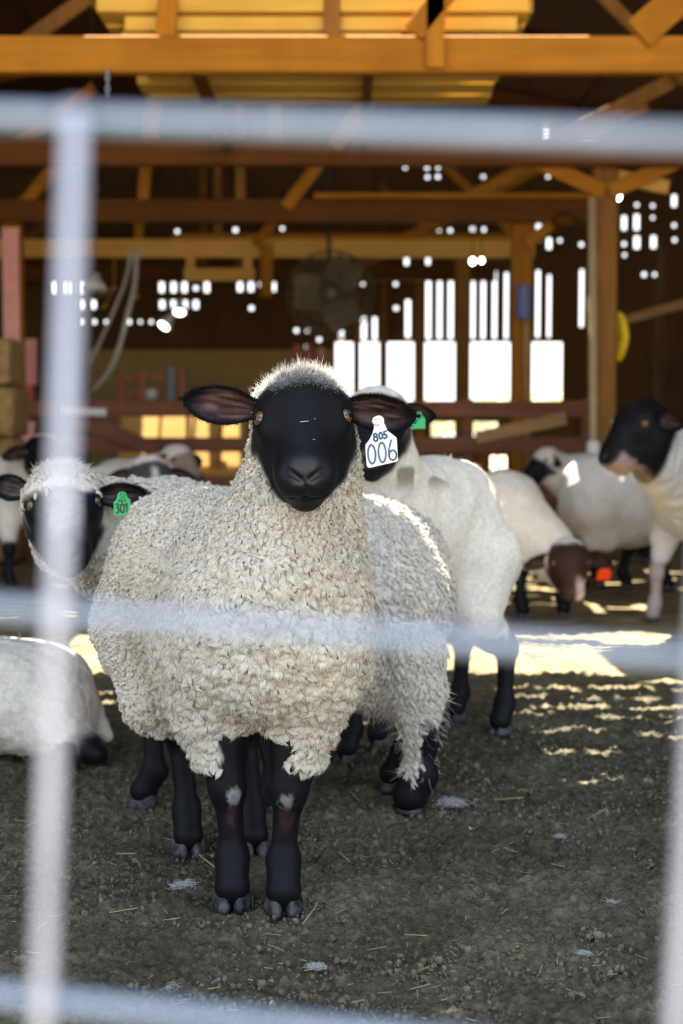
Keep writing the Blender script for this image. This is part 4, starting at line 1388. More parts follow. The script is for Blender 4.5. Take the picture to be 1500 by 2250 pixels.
# ---- the ewe with the white tag, facing the lens
def main_ewe():
    Y0 = 2.50
    H = Head(at(665, 893, Y0), (0.03, -1), math.radians(50), roll=0.03, s_=1.0)
    rump, chest = (-0.335, 3.02), (-0.140, 2.70)
    P, f, sd = trunk(rump, chest, 0.575, 0.55, 0.172, 0.205)
    up = np.array([0, 0, 1.0])
    P.append(ell((-0.128, 2.60, 0.525), (np.array([1, 0, 0]), np.array([0, 1, 0]), up), (0.150, 0.11, 0.165), 'wool', 0.06))      # breast
    P.append(ell((-0.240, 2.665, 0.50), (np.array([1, 0, 0]), np.array([0, 1, 0]), up), (0.080, 0.10, 0.17), 'wool', 0.05))       # shoulders
    P.append(ell((-0.036, 2.60, 0.53), (np.array([1, 0, 0]), np.array([0, 1, 0]), up), (0.078, 0.10, 0.17), 'wool', 0.05))
    nb = H.p(-0.010, -0.128, 0.0)
    P.append(cone(nb, (-0.10, 2.64, 0.66), 0.092, 0.138, 'wool', 0.05))
    P.append(cone(H.p(0.035, -0.155, 0), (-0.10, 2.60, 0.62), 0.082, 0.125, 'wool', 0.04))
    P.append(ell(H.p(-0.055, -0.070, 0), H.ax(), (0.050, 0.055, 0.088), 'wool', 0.03))                                              # woolly poll
    P += head_prims(H)
    ff = [(-0.204, 2.605, 0.0), (-0.107, 2.585, 0.0)]
    hf = [(-0.322, 2.935, 0.0), (-0.186, 2.945, 0.0)]
    fl = (0.05, -1, 0)
    P += leg_prims((-0.262, 2.70, 0.44), ff[0], fl, True, 1.0, 1, -1, 'wool', 1.0)
    P += leg_prims((-0.045, 2.66, 0.44), ff[1], fl, True, 1.0, 1, 1, 'wool', 1.0)
    P += leg_prims((-0.405, 2.99, 0.47), hf[0], (0.25, -1, 0), False, 1.0, 1, -1, 'wool', 0.95)
    P += leg_prims((-0.270, 3.04, 0.47), hf[1], (0.25, -1, 0), False, 1.0, 1, 1, 'wool', 0.95)

    def paint(V, N, C, W):
        a, n, r = H.loc(V)
        nz = vnoise(V, 60, 3) - 0.5; nz2 = vnoise(V, 160, 4) - 0.5
        # wool cap: everything above the brow and behind the cheeks
        headw = np.maximum(W[3], W[4])
        cap = sstep(-0.060, -0.080, a + 0.010 * nz + 0.35 * np.maximum(0, np.abs(r) - 0.05)) * headw
        side = sstep(-0.105, -0.125, n + 0.012 * nz) * sstep(0.03, 0.0, a) * headw * 0
        m = np.clip(cap + side, 0, 1)
        C = C * (1 - m)[:, None] + WOOL * m[:, None]
        # frosted forelock and cheeks, grizzled hairs between black ones
        fro = sstep(-0.022, -0.058, a + 0.020 * nz) * sstep(0.066, 0.030, np.abs(r - 0.004)) * headw * (1 - m) * np.clip(0.7 + 1.3 * nz2, 0, 1)
        C = C * (1 - fro * 0.8)[:, None] + np.array([0.24, 0.24, 0.25]) * (fro * 0.8)[:, None]
        # inner side of the forearms stays black, the outer side carries wool down to the knee
        for (ft, sx) in ((ff[0], -1), (ff[1], 1)):
            near = (np.abs(V[:, 0] - ft[0] - (0.02 if sx > 0 else -0.02)) < 0.095) & (V[:, 2] < 0.46) & (V[:, 1] < 2.80)
            top = np.clip((V[:, 2] - 0.20) / 0.24, 0, 1)
            cx = ft[0] * (1 - top) + (-0.262 if sx < 0 else -0.045) * top
            ins = sstep(0.000, -0.008, sx * (V[:, 0] - cx) + 0.012 * nz) * sstep(0.40, 0.36, V[:, 2] + 0.03 * nz)
            low = sstep(0.285, 0.250, V[:, 2] + 0.03 * nz + 0.30 * np.maximum(0, -sx * (V[:, 0] - cx)))
            k = np.clip(ins + low, 0, 1) * near * (W[1] + W[2] + 0.35 * W[0]).clip(0, 1)
            C = C * (1 - k)[:, None] + BLACK * k[:, None]
            # bald grey knee patch with a brownish rub under it
            kp = np.array([ft[0] + (0.004 if sx < 0 else 0.006), ft[1] - 0.03, 0.208])
            d = np.sqrt(((V - kp)[:, 0] / 0.0135) ** 2 + ((V - kp)[:, 2] / 0.015) ** 2) + 0.9 * nz + 1.1 * nz2
            kk = sstep(1.25, 0.7, d) * (V[:, 1] < ft[1])
            C = C * (1 - kk)[:, None] + np.array([0.25, 0.265, 0.27]) * (kk * np.clip(0.8 + 1.2 * nz2, 0.1, 1.3))[:, None]
            d = np.sqrt(((V - kp)[:, 0] / 0.018) ** 2 + ((V - kp)[:, 2] + 0.035) ** 2 / 0.022 ** 2) + 0.9 * nz + 0.9 * nz2
            kk = sstep(1.3, 0.5, d) * (V[:, 1] < ft[1]) * 0.6
            C = C * (1 - kk)[:, None] + np.array([0.045, 0.022, 0.02]) * kk[:, None]
        hl = sstep(0.31, 0.25, V[:, 2] + 0.05 * nz) * (V[:, 1] > 2.86)
        C = C * (1 - hl)[:, None] + BLACK * hl[:, None]
        return C

    def flow(P):
        v = np.zeros((len(P), 3)); v[:, 2] = -1.0
        v[:, 0] += -0.4 * sstep(-0.15, -0.3, P[:, 0]); v[:, 1] += 0.4 * sstep(2.7, 3.0, P[:, 1])
        return v

    def big(P):
        return 0.62 + 0.55 * sstep(0.78, 0.55, P[:, 2]) * sstep(2.95, 2.62, P[:, 1]) - 0.2 * sstep(2.75, 3.0, P[:, 1])
    ears = [dict(base=H.p(-0.020, -0.062, -0.070) if False else at(566, 897, 2.565), tip=at(401, 876, 2.53), opening=(0.05, -1, -0.30), width=0.074, cup=0.50, c_in=(0.11, 0.060, 0.058), seed=3),
            dict(base=at(762, 893, 2.565), tip=at(917, 914, 2.51), opening=(-0.12, -1, -0.42), width=0.076, cup=0.55, c_in=(0.10, 0.060, 0.056), seed=5)]
    hair = [(lambda V, N, w: w * sstep(0.93, 0.97, V[:, 2]), 3600, 0.017, 0.00045, (0.78, 0.74, 0.68), const_flow((0, -0.1, 0.5)), 0.55),
            (lambda V, N, w: w * (V[:, 2] < 0.95), 5200, 0.012, 0.0005, WOOL, None, 0.6),
            (lambda V, N, w: (H.loc(V)[0] < -0.020) * (H.loc(V)[1] > -0.085) * (V[:, 2] > 0.9) * sstep(0.064, 0.028, np.abs(H.loc(V)[2] - 0.004)) * sstep(-0.020, -0.05, H.loc(V)[0]), 9000, 0.012, 0.00035, (0.36, 0.36, 0.37), lambda P: np.tile(H.a * 1.3, (len(P), 1)), 0.45),
            (lambda V, N, w: (H.loc(V)[0] < -0.052) * (H.loc(V)[1] > -0.10) * (V[:, 2] > 0.9), 2600, 0.014, 0.0005, (0.76, 0.73, 0.68), lambda P: np.tile(H.a * 0.9, (len(P), 1)), 0.5),
            (lambda V, N, w: (1 - w) * (V[:, 2] < 0.32), 2500, 0.007, 0.0004, (0.03, 0.028, 0.03), const_flow((0, 0, -1.6)), 0.5)]
    root = make_sheep('black faced sheep facing the camera with a white ear tag reading 805 006', (-0.2, 2.75, 0), P, H, fl, ff + [(*hf[0], 0.25, -1), (*hf[1], 0.25, -1)], 0.0045,
                      ears, None, paint, dict(n=38000, len=0.0150, wid=0.0086, relief=0.012, freq=46, flow=flow, big=big, lift=0.36, fib=7, mask=lambda V: (1 - 0.9 * sstep(0.915, 0.94, V[:, 2])) * (V[:, 2] > 0.25)), 1, hair, hoof_s=1.12)
    mbx = MB()
    for (uv0, uv1, yy) in (((659, 927), (678, 925), 2.4), ((690, 921), (698, 917), 2.4), ((697, 917), (703, 922), 2.4), ((687, 965), (703, 971), 2.36)):
        p_ = at(*uv0, yy); q_ = at(*uv1, yy)
        # lay each piece on the skin
        pts_ = []
        for w_ in (p_, q_):
            d_ = (w_ - CAM) / np.linalg.norm(w_ - CAM); t_ = 2.2
            for _ in range(60):
                g_ = min(pp.dist((CAM + d_ * t_)[None])[0] for pp in P)
                t_ += g_ * 0.8
                if g_ < 0.0008: break
            pts_.append(CAM + d_ * (t_ - 0.0075))
        mbx.bar(pts_[0], pts_[1], 0.0011, 0.0007, (0, 1, 0.3))
    mbx.build('chaff', M['feather'], root)
    # white tag through the lower edge of the ear on the right
    k = Y0 / FPX * 0.985
    o = at(840, 970, 2.455); o = np.array(o)
    def q(u, v): return ((u - 840) * k, -(v - 970) * k)
    un = unit((-0.18, -1, 0.05)); ux = unit(np.array([1, 0, 0]) - un * un[0]); uy = np.cross(un, ux) * -1
    if uy[2] < 0: uy = -uy
    head = [q(832 + 12 * math.cos(t), 925 - 12 * math.sin(t)) for t in np.linspace(math.radians(-20), math.radians(190), 12)]
    P2 = head + [q(821, 940), q(817.5, 953), q(811, 966), q(802.5, 976), q(802, 984), q(805, 1022), q(808, 1027), q(813, 1027.5), q(871, 1014.5), q(875, 1011), q(874, 1004), q(872, 965), q(870, 960.5), q(851, 946), q(846, 934)]
    S = []
    rot = 0.06
    def ov(u, v, ru, rv, a0=0, a1=360, n=15): return [q(x, y) for x, y in oval(u, v, ru, rv, a0, a1, n, -rot)]
    S += [ov(824.5, 956.5, 3.4, 3.6), ov(825.3, 964.5, 4.2, 4.6), ov(836.5, 957.5, 3.6, 6.6)]
    S += [[q(849.5, 947), q(843.5, 949), q(843.8, 955.5)], [q(843.8, 955.5)] + ov(845.6, 958.8, 3.9, 4.4, -110, 130, 9)]
    S += [ov(816.5, 998, 8.2, 20.5, n=22), ov(839.5, 994, 8.2, 21.5, n=22)]
    S += [[q(860, 967), q(856.5, 978), q(854.5, 990), q(855.5, 1001)], ov(863, 1000, 8.2, 10.5, n=18)]
    t = ear_tag(root, P2, o, ux, uy, un, M['tagwhite'], S, M['ink'], (*q(827.5, 925), 10.5 * k), 3.6 * k)
    t['label'] = 'white ear tag with blue grey numbers'
    return root


main_ewe()


# ---- the ewe standing side-on behind her (head at the left, rump at the right)
def side_ewe():
    H = Head(at(140, 1092, 3.10), (0.22, -1), math.radians(58), roll=0.05, s_=0.95)
    P, f, sd = trunk((0.085, 3.50), (-0.36, 3.50), 0.535, 0.555, 0.165, 0.19)
    up = np.array([0, 0, 1.0])
    nb = H.p(-0.015, -0.10, 0)
    P.append(cone(nb, (-0.44, 3.46, 0.62), 0.085, 0.14, 'wool', 0.05))
    P.append(cone(H.p(0.05, -0.125, 0), (-0.45, 3.44, 0.53), 0.07, 0.13, 'wool', 0.05))
    P.append(ell(H.p(-0.055, -0.066, 0), H.ax(), np.array((0.048, 0.056, 0.088)), 'wool', 0.03))
    P += head_prims(H)
    g = lambda u, v: atz(u, v, 0.0)
    ff = [g(320, 1772), g(585, 1795)]; hf = [g(905, 1783), g(866, 1735)]
    P += leg_prims((-0.43, 3.43, 0.42), ff[0], f, True, 1.0, 1, 1, 'wool', 1.0)
    P += leg_prims((-0.33, 3.52, 0.42), ff[1], f, True, 1.0, 1, 1, 'wool', 0.95)
    P += leg_prims((0.110, 3.42, 0.46), hf[0], f, False, 1.0, 1, 1, 'wool', 1.30)
    P += leg_prims((0.070, 3.56, 0.46), hf[1], f, False, 1.0, 1, 1, 'wool', 1.0)
    P.append(cone((hf[0][0] + 0.01, hf[0][1] + 0.03, 0.36), (hf[0][0] + 0.012, hf[0][1], 0.19), 0.070, 0.044, 'arm', 0.04))

    def paint(V, N, C, W):
        a, n, r = H.loc(V); nz = vnoise(V, 50, 3) - 0.5; nz2 = vnoise(V, 130, 6) - .5
        hw = np.maximum(W[3], W[4])
        cap = sstep(0.004, -0.018, a + 0.010 * nz + 0.25 * np.maximum(0, np.abs(r) - 0.045)) * hw
        C = C * (1 - cap)[:, None] + WOOL * cap[:, None]
        pale = hw * (1 - cap) * sstep(0.055, 0.02, np.abs(r)) * sstep(0.13, 0.06, a + 0.03 * nz) * np.clip(0.85 + nz2, 0, 1)
        C = C * (1 - pale)[:, None] + np.array([0.36, 0.34, 0.34]) * pale[:, None]
        # front legs black from above the knee, hind leg woolly with a white stripe down the front
        fl_ = sstep(0.29, 0.25, V[:, 2] + 0.05 * nz) * (V[:, 0] < -0.05)
        C = C * (1 - fl_)[:, None] + BLACK * fl_[:, None]
        st = sstep(0.03, 0.012, np.abs(V[:, 0] - hf[0][0] + 0.005) + 0.02 * np.abs(nz)) * sstep(0.085, 0.125, V[:, 2] + 0.05 * nz)
        hl = sstep(0.235, 0.19, V[:, 2] + 0.06 * nz) * (V[:, 0] > 0) * (1 - st)
        C = C * (1 - hl)[:, None] + BLACK * hl[:, None]
        on = st * (V[:, 0] > 0) * (V[:, 2] < 0.26) * (V[:, 1] < 3.36)
        C = C * (1 - on)[:, None] + WOOL * 0.9 * on[:, None]
        return C
    ears = [dict(base=at(62, 1076, 3.16), tip=at(-16, 1062, 3.14), opening=(0.1, -1, -0.25), width=0.062, c_in=(0.10, 0.08, 0.09), seed=7),
            dict(base=at(216, 1088, 3.15), tip=at(326, 1084, 3.12), opening=(-0.1, -1, -0.35), width=0.064, c_in=(0.06, 0.045, 0.05), seed=8)]
    hair = [(lambda V, N, w: w * sstep(0.78, 0.82, V[:, 2]), 1800, 0.016, 0.0006, (0.74, 0.71, 0.66), const_flow((0, 0, 0.2)), 0.6),
            (lambda V, N, w: w, 3000, 0.011, 0.0006, WOOL, None, 0.6),
            (lambda V, N, w: (V[:, 0] > 0.05) * (V[:, 2] < 0.30) * (V[:, 2] > 0.09) * (w + 0.2), 1500, 0.026, 0.0008, (0.62, 0.57, 0.50), const_flow((0.1, -0.2, -0.9)), 0.5)]
    root = make_sheep('sheep standing sideways behind the front one, with a green 301 ear tag', (-0.1, 3.4, 0), P, H, f, [tuple(x) for x in ff + hf], 0.0058,
                      ears, None, paint, dict(n=18000, len=0.016, wid=0.0066, relief=0.005, freq=60, flow=const_flow((0.15, 0, -1)), lift=0.22, fib=4, mask=lambda V: (1 - 0.8 * (V[:, 2] > 0.74) * (V[:, 0] < -0.5)) * (1 - (H.loc(V)[0] > -0.012) * (H.loc(V)[1] > -0.10) * (V[:, 0] < -0.45))), 2, hair, lum=0.98)
    k = 3.08 / FPX
    o = at(269, 1112, 3.07)
    def q(u, v): return ((u - 269) * k, -(v - 1112) * k)
    un = unit((-0.05, -1, 0.0)); ux = unit(np.array([1, 0, 0]) - un * un[0]); uy = np.array([0, 0, 1.0])
    P2 = [q(276, 1082), q(279, 1088), q(280, 1093), q(287, 1098), q(288, 1130), q(286, 1131.5), q(253, 1133), q(250, 1131), q(249.5, 1104), q(257, 1096), q(258, 1087), q(262, 1081.5), q(269, 1079.5)]
    S = [[q(254.5, 1108), q(259.5, 1106.5), q(260.5, 1111), q(257, 1115), q(261, 1119), q(260.5, 1125), q(255.5, 1127.5)], [q(x, y) for x, y in oval(268.5, 1116.5, 4.2, 9.5, n=16)],
         [q(275, 1110), q(278.5, 1106.5), q(278.8, 1124)], [q(262, 1098), q(262, 1102)], [q(267, 1097.5), q(267, 1102), q(271, 1102)], [q(275, 1097), q(275, 1101)]]
    t = ear_tag(root, P2, o, ux, uy, un, M['taggreen'], S, M['blackink'], (*q(268.5, 1087), 7 * k), 2.5 * k)
    t['label'] = 'green ear tag with black numbers'
    return root


side_ewe()


def plain_paint(H, capa=-0.05, legz=0.28, extra=None):
    def paint(V, N, C, W):
        nz = vnoise(V, 40, 3) - 0.5
        if H is not None:
            a, n, r = H.loc(V)
            hw = np.maximum(W[3], W[4])
            cap = sstep(capa + 0.012, capa - 0.012, a + 0.015 * nz + 0.25 * np.maximum(0, np.abs(r) - 0.05)) * hw
            C = C * (1 - cap)[:, None] + WOOL * 0.9 * cap[:, None]
        if legz:
            k = sstep(legz, legz - 0.04, V[:, 2] + 0.05 * nz) * (W[0] < 0.999)
            C = C * (1 - k)[:, None] + BLACK * 1.3 * k[:, None]
        return extra(V, N, C, W, nz) if extra else C
    return paint


# ---- smooth white ewe behind, looking over the first one's ear
def rear_ewe():
    H = Head(at(818, 905, 3.66), (-0.12, -1), math.radians(56), s_=0.97)
    P, f, sd = trunk((0.318, 4.17), (0.115, 3.93), 0.625, 0.63, 0.150, 0.185)
    nb = H.p(-0.01, -0.10, 0)
    P.append(cone(nb, (0.11, 3.90, 0.70), 0.085, 0.13, 'wool', 0.05))
    P.append(cone(H.p(0.05, -0.125, 0), (0.10, 3.86, 0.62), 0.07, 0.12, 'wool', 0.05))
    P.append(ell(H.p(-0.052, -0.066, 0), H.ax(), np.array((0.046, 0.055, 0.082)), 'wool', 0.03))
    P += head_prims(H)
    g = lambda u, v: atz(u, v, 0.0)
    ff = [g(762, 1672), g(830, 1640)]; hf = [g(1002, 1583), g(1100, 1612)]
    P += leg_prims((0.05, 3.86, 0.50), ff[0], f, True, 1.0, 1, 1, 'wool', 1.0)
    P += leg_prims((0.18, 3.96, 0.50), ff[1], f, True, 1.0, 1, 1, 'wool', 0.95)
    P += leg_prims((0.300, 4.22, 0.50), hf[0], f, False, 1.0, 1, 1, 'wool', 0.95)
    P += leg_prims((0.400, 4.12, 0.50), hf[1], f, False, 1.0, 1, 1, 'wool', 1.0)
    def extra(V, N, C, W, nz):
        st = sstep(0.58, 0.66, vnoise(V * np.array([1, 1, 2.0]), 11, 77)) * sstep(0.70, 0.76, V[:, 2]) * (V[:, 0] > 0.1) * W[0] * 0.8      # soiled spots on the back
        return C * (1 - st)[:, None] + np.array([0.16, 0.13, 0.09]) * st[:, None]
    ears = [dict(base=at(872, 900, 3.74), tip=at(959, 914, 3.70), opening=(-0.1, -1, -0.45), width=0.066, c_in=(0.10, 0.06, 0.05), seed=9),
            dict(base=at(762, 900, 3.74), tip=at(672, 905, 3.72), opening=(0.1, -1, -0.4), width=0.066, c_in=(0.10, 0.06, 0.05), seed=10)]
    hair = [(lambda V, N, w: w, 2500, 0.012, 0.0007, WOOL, None, 0.6)]
    root = make_sheep('smooth white sheep standing behind the pair with dark soiled marks on its back', (0.25, 4.05, 0), P, H, f, [tuple(x) for x in ff + hf], 0.0072,
                      ears, dict(wool=WOOL * 1.0), plain_paint(H, -0.045, 0.31, extra), dict(relief=0.003, freq=50), 3, hair)
    k = 3.66 / FPX
    o = at(917, 925, 3.66)
    def q(u, v): return ((u - 917) * k, -(v - 925) * k)
    ux = np.array([1.0, 0, 0]); uy = np.array([0, 0, 1.0]); un = np.array([0, -1.0, 0])
    P2 = [q(914, 905), q(924, 905), q(929, 915), q(934, 921), q(934, 942), q(902, 942), q(902, 923), q(910, 916)]
    t = ear_tag(root, P2, o, ux, uy, un, M['taggreen'], [], M['blackink'], (*q(919, 911), 5 * k))
    t['label'] = 'plain green ear tag'


rear_ewe()


# ---- sheep lying down at the left edge
def lying_sheep():
    P, f, sd = trunk((-0.855, 3.88), (-1.23, 3.90), 0.160, 0.18, 0.19, 0.152)
    up = np.array([0, 0, 1.0])
    P.append(ell((-0.785, 3.80, 0.11), (f, sd, up), (0.13, 0.10, 0.105), 'wool', 0.06))
    P.append(cone((-0.745, 3.74, 0.10), (-0.685, 3.70, 0.055), 0.07, 0.045, 'arm', 0.05))
    P.append(cone((-0.692, 3.70, 0.060), (-0.635, 3.66, 0.040), 0.042, 0.028, 'leg', 0.03))
    P.append(cone((-0.68, 3.70, 0.045), (-0.74, 3.64, 0.032), 0.034, 0.026, 'leg', 0.03))
    P.append(cone((-0.69, 3.86, 0.12), (-0.635, 3.80, 0.055), 0.03, 0.018, 'arm', 0.03))
    H = Head(np.array([-1.50, 3.80, 0.42]), (-0.8, -0.6), math.radians(35), s_=0.95)
    P.append(cone(H.p(-0.01, -0.10, 0), (-1.25, 3.9, 0.25), 0.085, 0.14, 'wool', 0.05))
    P += head_prims(H)
    ears = [dict(base=H.p(-0.03, -0.05, s * 0.07), tip=H.p(0.0, -0.08, s * 0.19), opening=H.a * 1.0 + H.n * 0.2, width=0.065, seed=12) for s in (-1, 1)]
    hair = [(lambda V, N, w: w, 2000, 0.012, 0.0007, WOOL, None, 0.6)]
    make_sheep('pale sheep lying on the dirt at the left edge, black hind foot tucked out', (-0.9, 3.88, 0), P, H, f, [(-0.755, 3.625, 0.0, -0.8, -0.5)], 0.0075, ears, dict(wool=WOOL * 0.95, arm=WOOL * 0.85), plain_paint(H, -0.05, 0), dict(relief=0.006, freq=45), 4, hair)


lying_sheep()


def far_sheep(label, E, toward, nose_down, s, rump, chest, zr, zc, wid, hgt, ffeet, hfeet, ear_w=0.068, colours=None, capa=-0.05, legz=0.26, ear_drop=0.02, neck_z=None, h=0.011, seed=5, extra=None, lum=1.0, c_in=(0.07, 0.04, 0.035), tag_spec=None, legs=True, ear_c=None, poll=True):
    H = Head(E, toward, nose_down, s_=s)
    P, f, sd = trunk(rump, chest, zr, zc, wid, hgt)
    c = np.array([*chest, zc])
    P.append(cone(H.p(-0.01, -0.10, 0), c + f * 0.05 + np.array([0, 0, 0.06]), 0.088 * s, wid * 0.80, 'wool', 0.06))
    P.append(cone(H.p(0.05, -0.125, 0), c + f * 0.06 - np.array([0, 0, 0.02]), 0.07 * s, wid * 0.75, 'wool', 0.06))
    if poll: P.append(ell(H.p(-0.055, -0.068, 0), H.ax(), np.array((0.046, 0.055, 0.084)) * s, 'wool', 0.03))
    P += head_prims(H)
    up = np.array([0, 0, 1.0])
    for ft in ffeet:
        t = c + sd * (0.10 if np.dot(np.array(ft[:2]) - c[:2], sd[:2]) > 0 else -0.10); t[2] = max(0.3, zc - 0.10)
        P += leg_prims(t, ft, f, True, 1.0, 1, 1, 'wool', 1.05)
    r = np.array([*rump, zr])
    for ft in hfeet:
        t = r + sd * (0.09 if np.dot(np.array(ft[:2]) - r[:2], sd[:2]) > 0 else -0.09); t[2] = max(0.3, zr - 0.08)
        P += leg_prims(t, ft, f, False, 1.0, 1, 1, 'wool', 1.0)
    co = BLACK if ear_c is None else np.array(ear_c)
    ears = [dict(base=H.p(-0.035, -0.050, sg * 0.068), tip=H.p(-0.020 + ear_drop, -0.085, sg * 0.195), opening=H.n * 0.6 + H.a * 0.5, width=ear_w * s, c_in=c_in, c_out=co, seed=seed) for sg in (-1, 1)]
    root = make_sheep(label, (*((r + c) / 2)[:2], 0), P, H, f, [tuple(x) for x in list(ffeet) + list(hfeet)], h, ears, colours, plain_paint(H, capa, legz, extra), dict(relief=0.004, freq=40), seed, None, lum=lum)
    if tag_spec:
        sg, mat, lab, w_, h_ = tag_spec
        o = H.p(0.01 + ear_drop, -0.075, sg * 0.15)
        un = unit(H.n * 0.6 + H.a * 0.6); ux = unit(np.cross(un, (0, 0, 1.0))); uy = np.cross(ux, un)
        if uy[2] < 0: uy = -uy
        o = o + un * 0.012
        P2 = [(-w_ * .3, h_ * .5), (w_ * .3, h_ * .5), (w_ * .5, h_ * .2), (w_ * .5, -h_ * .5), (-w_ * .5, -h_ * .5), (-w_ * .5, h_ * .2)]
        t = ear_tag(root, P2, o, ux, uy, un, mat, [], mat, (0, h_ * .35, 0.008))
        t['label'] = lab
    return root, H


G0 = lambda x, y: (x, y, 0.0)
brown = np.array([0.040, 0.019, 0.014])
def muzzle_patch(H_E, col, a0, a1, r0):
    pass

# grazing sheep with the red tag
def graze_extra(V, N, C, W, nz):
    Hg = Head(at(1256, 1232, 6.30), (0.05, -1), math.radians(74), s_=1.05)
    a, n, r = Hg.loc(V)
    hw = np.maximum(W[3], W[4])
    k = hw * sstep(0.06, 0.10, a + 0.02 * nz) * sstep(0.0, 0.025, r)
    return C * (1 - k)[:, None] + np.array([0.55, 0.42, 0.36]) * k[:, None]
far_sheep('brown faced sheep grazing with its head down and a red ear tag', at(1256, 1232, 6.30), (0.05, -1), math.radians(74), 1.05, (0.60, 7.10), (0.76, 6.72), 0.47, 0.47, 0.185, 0.20,
          [G0(0.84, 6.56), G0(1.04, 6.62)], [G0(0.52, 7.05), G0(0.72, 7.15)], colours=dict(face=brown, muzzle=brown * 1.1), capa=-0.075, legz=0, ear_drop=0.03, seed=6, extra=graze_extra,
          tag_spec=(1, M['tagred'], 'red ear tag', 0.062, 0.062), ear_c=brown)
# broad white sheep at the right with sun stripes on its flank
far_sheep('broad cream sheep standing side-on with bright sun stripes on its flank', np.array([2.30, 7.35, 0.80]), (1, -0.3), math.radians(45), 1.0, (1.335, 7.62), (1.74, 7.70), 0.505, 0.50, 0.215, 0.245,
          [G0(1.55, 7.72), G0(1.76, 7.65)], [G0(1.29, 7.55), G0(1.42, 7.80)], legz=0.22, seed=7)
# black-faced sheep in profile at the right edge
def prof_extra(V, N, C, W, nz):
    Hp = Head(at(1376, 918, 5.85), (-1, -0.42), math.radians(56), s_=1.28)
    a, n, r = Hp.loc(V)
    hb = sstep(-0.125, -0.10, a + 0.02 * nz) * sstep(-0.165, -0.13, n + 0.5 * np.maximum(0, a)) * sstep(0.16, 0.13, np.abs(r)) * sstep(0.30, 0.25, a)
    C = C * (1 - hb)[:, None] + BLACK * hb[:, None]
    k = hb * sstep(0.10, 0.125, a + 0.02 * nz) * sstep(-0.01, -0.03, n) * 0.8
    return C * (1 - k)[:, None] + np.array([0.42, 0.30, 0.26]) * k[:, None]
far_sheep('tall black faced sheep in profile at the right edge, looking left', at(1376, 918, 5.85), (-1, -0.42), math.radians(56), 1.28, (1.95, 6.75), (1.57, 6.33), 0.62, 0.60, 0.20, 0.23,
          [G0(1.42, 6.45), G0(1.60, 6.30)], [G0(1.9, 6.85), G0(2.05, 6.65)], capa=-0.125, legz=0.0, ear_drop=-0.01, seed=8, poll=False, extra=prof_extra, h=0.009, lum=0.85,
          tag_spec=(-1, M['pvc'], 'pale strip ear tag', 0.012, 0.10), colours=dict(leg=np.array([0.35, 0.28, 0.26]), wool=np.array([0.56, 0.56, 0.56]), arm=np.array([0.56, 0.55, 0.54])))
# small dark-nosed sheep behind, in front of the fence
far_sheep('pale sheep with a dark nose far back between the two right hand sheep', at(1183, 1003, 9.2), (-1, -0.35), math.radians(50), 1.0, (1.97, 9.35), (1.60, 9.3), 0.50, 0.50, 0.18, 0.19,
          [G0(1.56, 9.2), G0(1.58, 9.4)], [G0(2.0, 9.25), G0(2.0, 9.45)], capa=0.03, seed=9, lum=0.8)
# heads behind, at the left
def blaze(E, tw, nd, s):
    def ex(V, N, C, W, nz):
        Hb = Head(E, tw, nd, s_=s); a, n, r = Hb.loc(V)
        k = np.maximum(W[3], W[4]) * sstep(0.022, 0.008, np.abs(r) + 0.01 * nz) * sstep(-0.02, 0.02, a) * 0.9
        return C * (1 - k)[:, None] + np.array([0.6, 0.56, 0.52]) * k[:, None]
    return ex
e1 = at(336, 1035, 6.8)
far_sheep('grey faced sheep with a white blaze, behind the green tagged one', e1, (0.35, -1), math.radians(55), 1.12, (-1.22, 7.45), (-0.98, 7.15), 0.50, 0.52, 0.18, 0.20,
          [G0(-1.0, 7.0), G0(-0.85, 7.1)], [G0(-1.3, 7.5), G0(-1.1, 7.6)], colours=dict(face=np.array([0.05, 0.05, 0.055]), muzzle=BLACK * 2), capa=-0.035, seed=10, extra=blaze(e1, (0.35, -1), math.radians(55), 1.12))
far_sheep('pale headed sheep farthest back at the left, beside the grey faced one', at(408, 1000, 8.0), (0.9, -0.7), math.radians(50), 1.05, (-1.35, 8.45), (-1.05, 8.20), 0.50, 0.53, 0.18, 0.19,
          [G0(-1.0, 8.1), G0(-0.95, 8.3)], [G0(-1.4, 8.4), G0(-1.35, 8.6)], colours=dict(face=np.array([0.25, 0.2, 0.16]), muzzle=BLACK * 2), capa=0.0, seed=11, ear_c=(0.02, 0.018, 0.016))
far_sheep('black headed sheep at the far left, half hidden by the near fence wire', at(92, 985, 7.3), (0.1, -1), math.radians(55), 1.1, (-2.10, 8.15), (-1.75, 7.80), 0.50, 0.55, 0.19, 0.20,
          [G0(-1.78, 7.62), G0(-1.62, 7.7)], [G0(-2.2, 8.1), G0(-2.05, 8.25)], capa=-0.07, seed=12)

# ------------------------------------------------------------------ wool tufts, straw, crumbs of soil on the ground
rng = np.random.RandomState(33)
def tuft(u, v, r, label, seed):
    p = atz(u, v, 0.0); rg = np.random.RandomState(seed)
    mb = MB()
    for i in range(320):
        c = p + np.array([rg.randn() * r * 0.75, rg.randn() * r * 0.5, abs(rg.randn()) * r * 0.25 + 0.003])
        d = rg.randn(3) * np.array([1, 1, 0.5]); d /= np.linalg.norm(d)
        e = np.cross(d, rg.randn(3)); e /= np.linalg.norm(e)
        pts = [c + d * r * 0.38 * math.cos(a) + e * r * 0.38 * math.sin(a) for a in np.linspace(0, 2.6, 5)]
        for q in pts: q[2] = max(q[2], 0.002)
        mb.tube(pts, [r * 0.012, r * 0.022, r * 0.022, r * 0.018, r * 0.008], 4)
    tag(mb.build('wool_tuft', M['feather'], smooth=True), label, 'wool tuft', 'loose wool tufts on the dirt')
tuft(992, 1770, 0.020, 'fluffy white wool tuft on the dirt right of the hind hoof', 1)
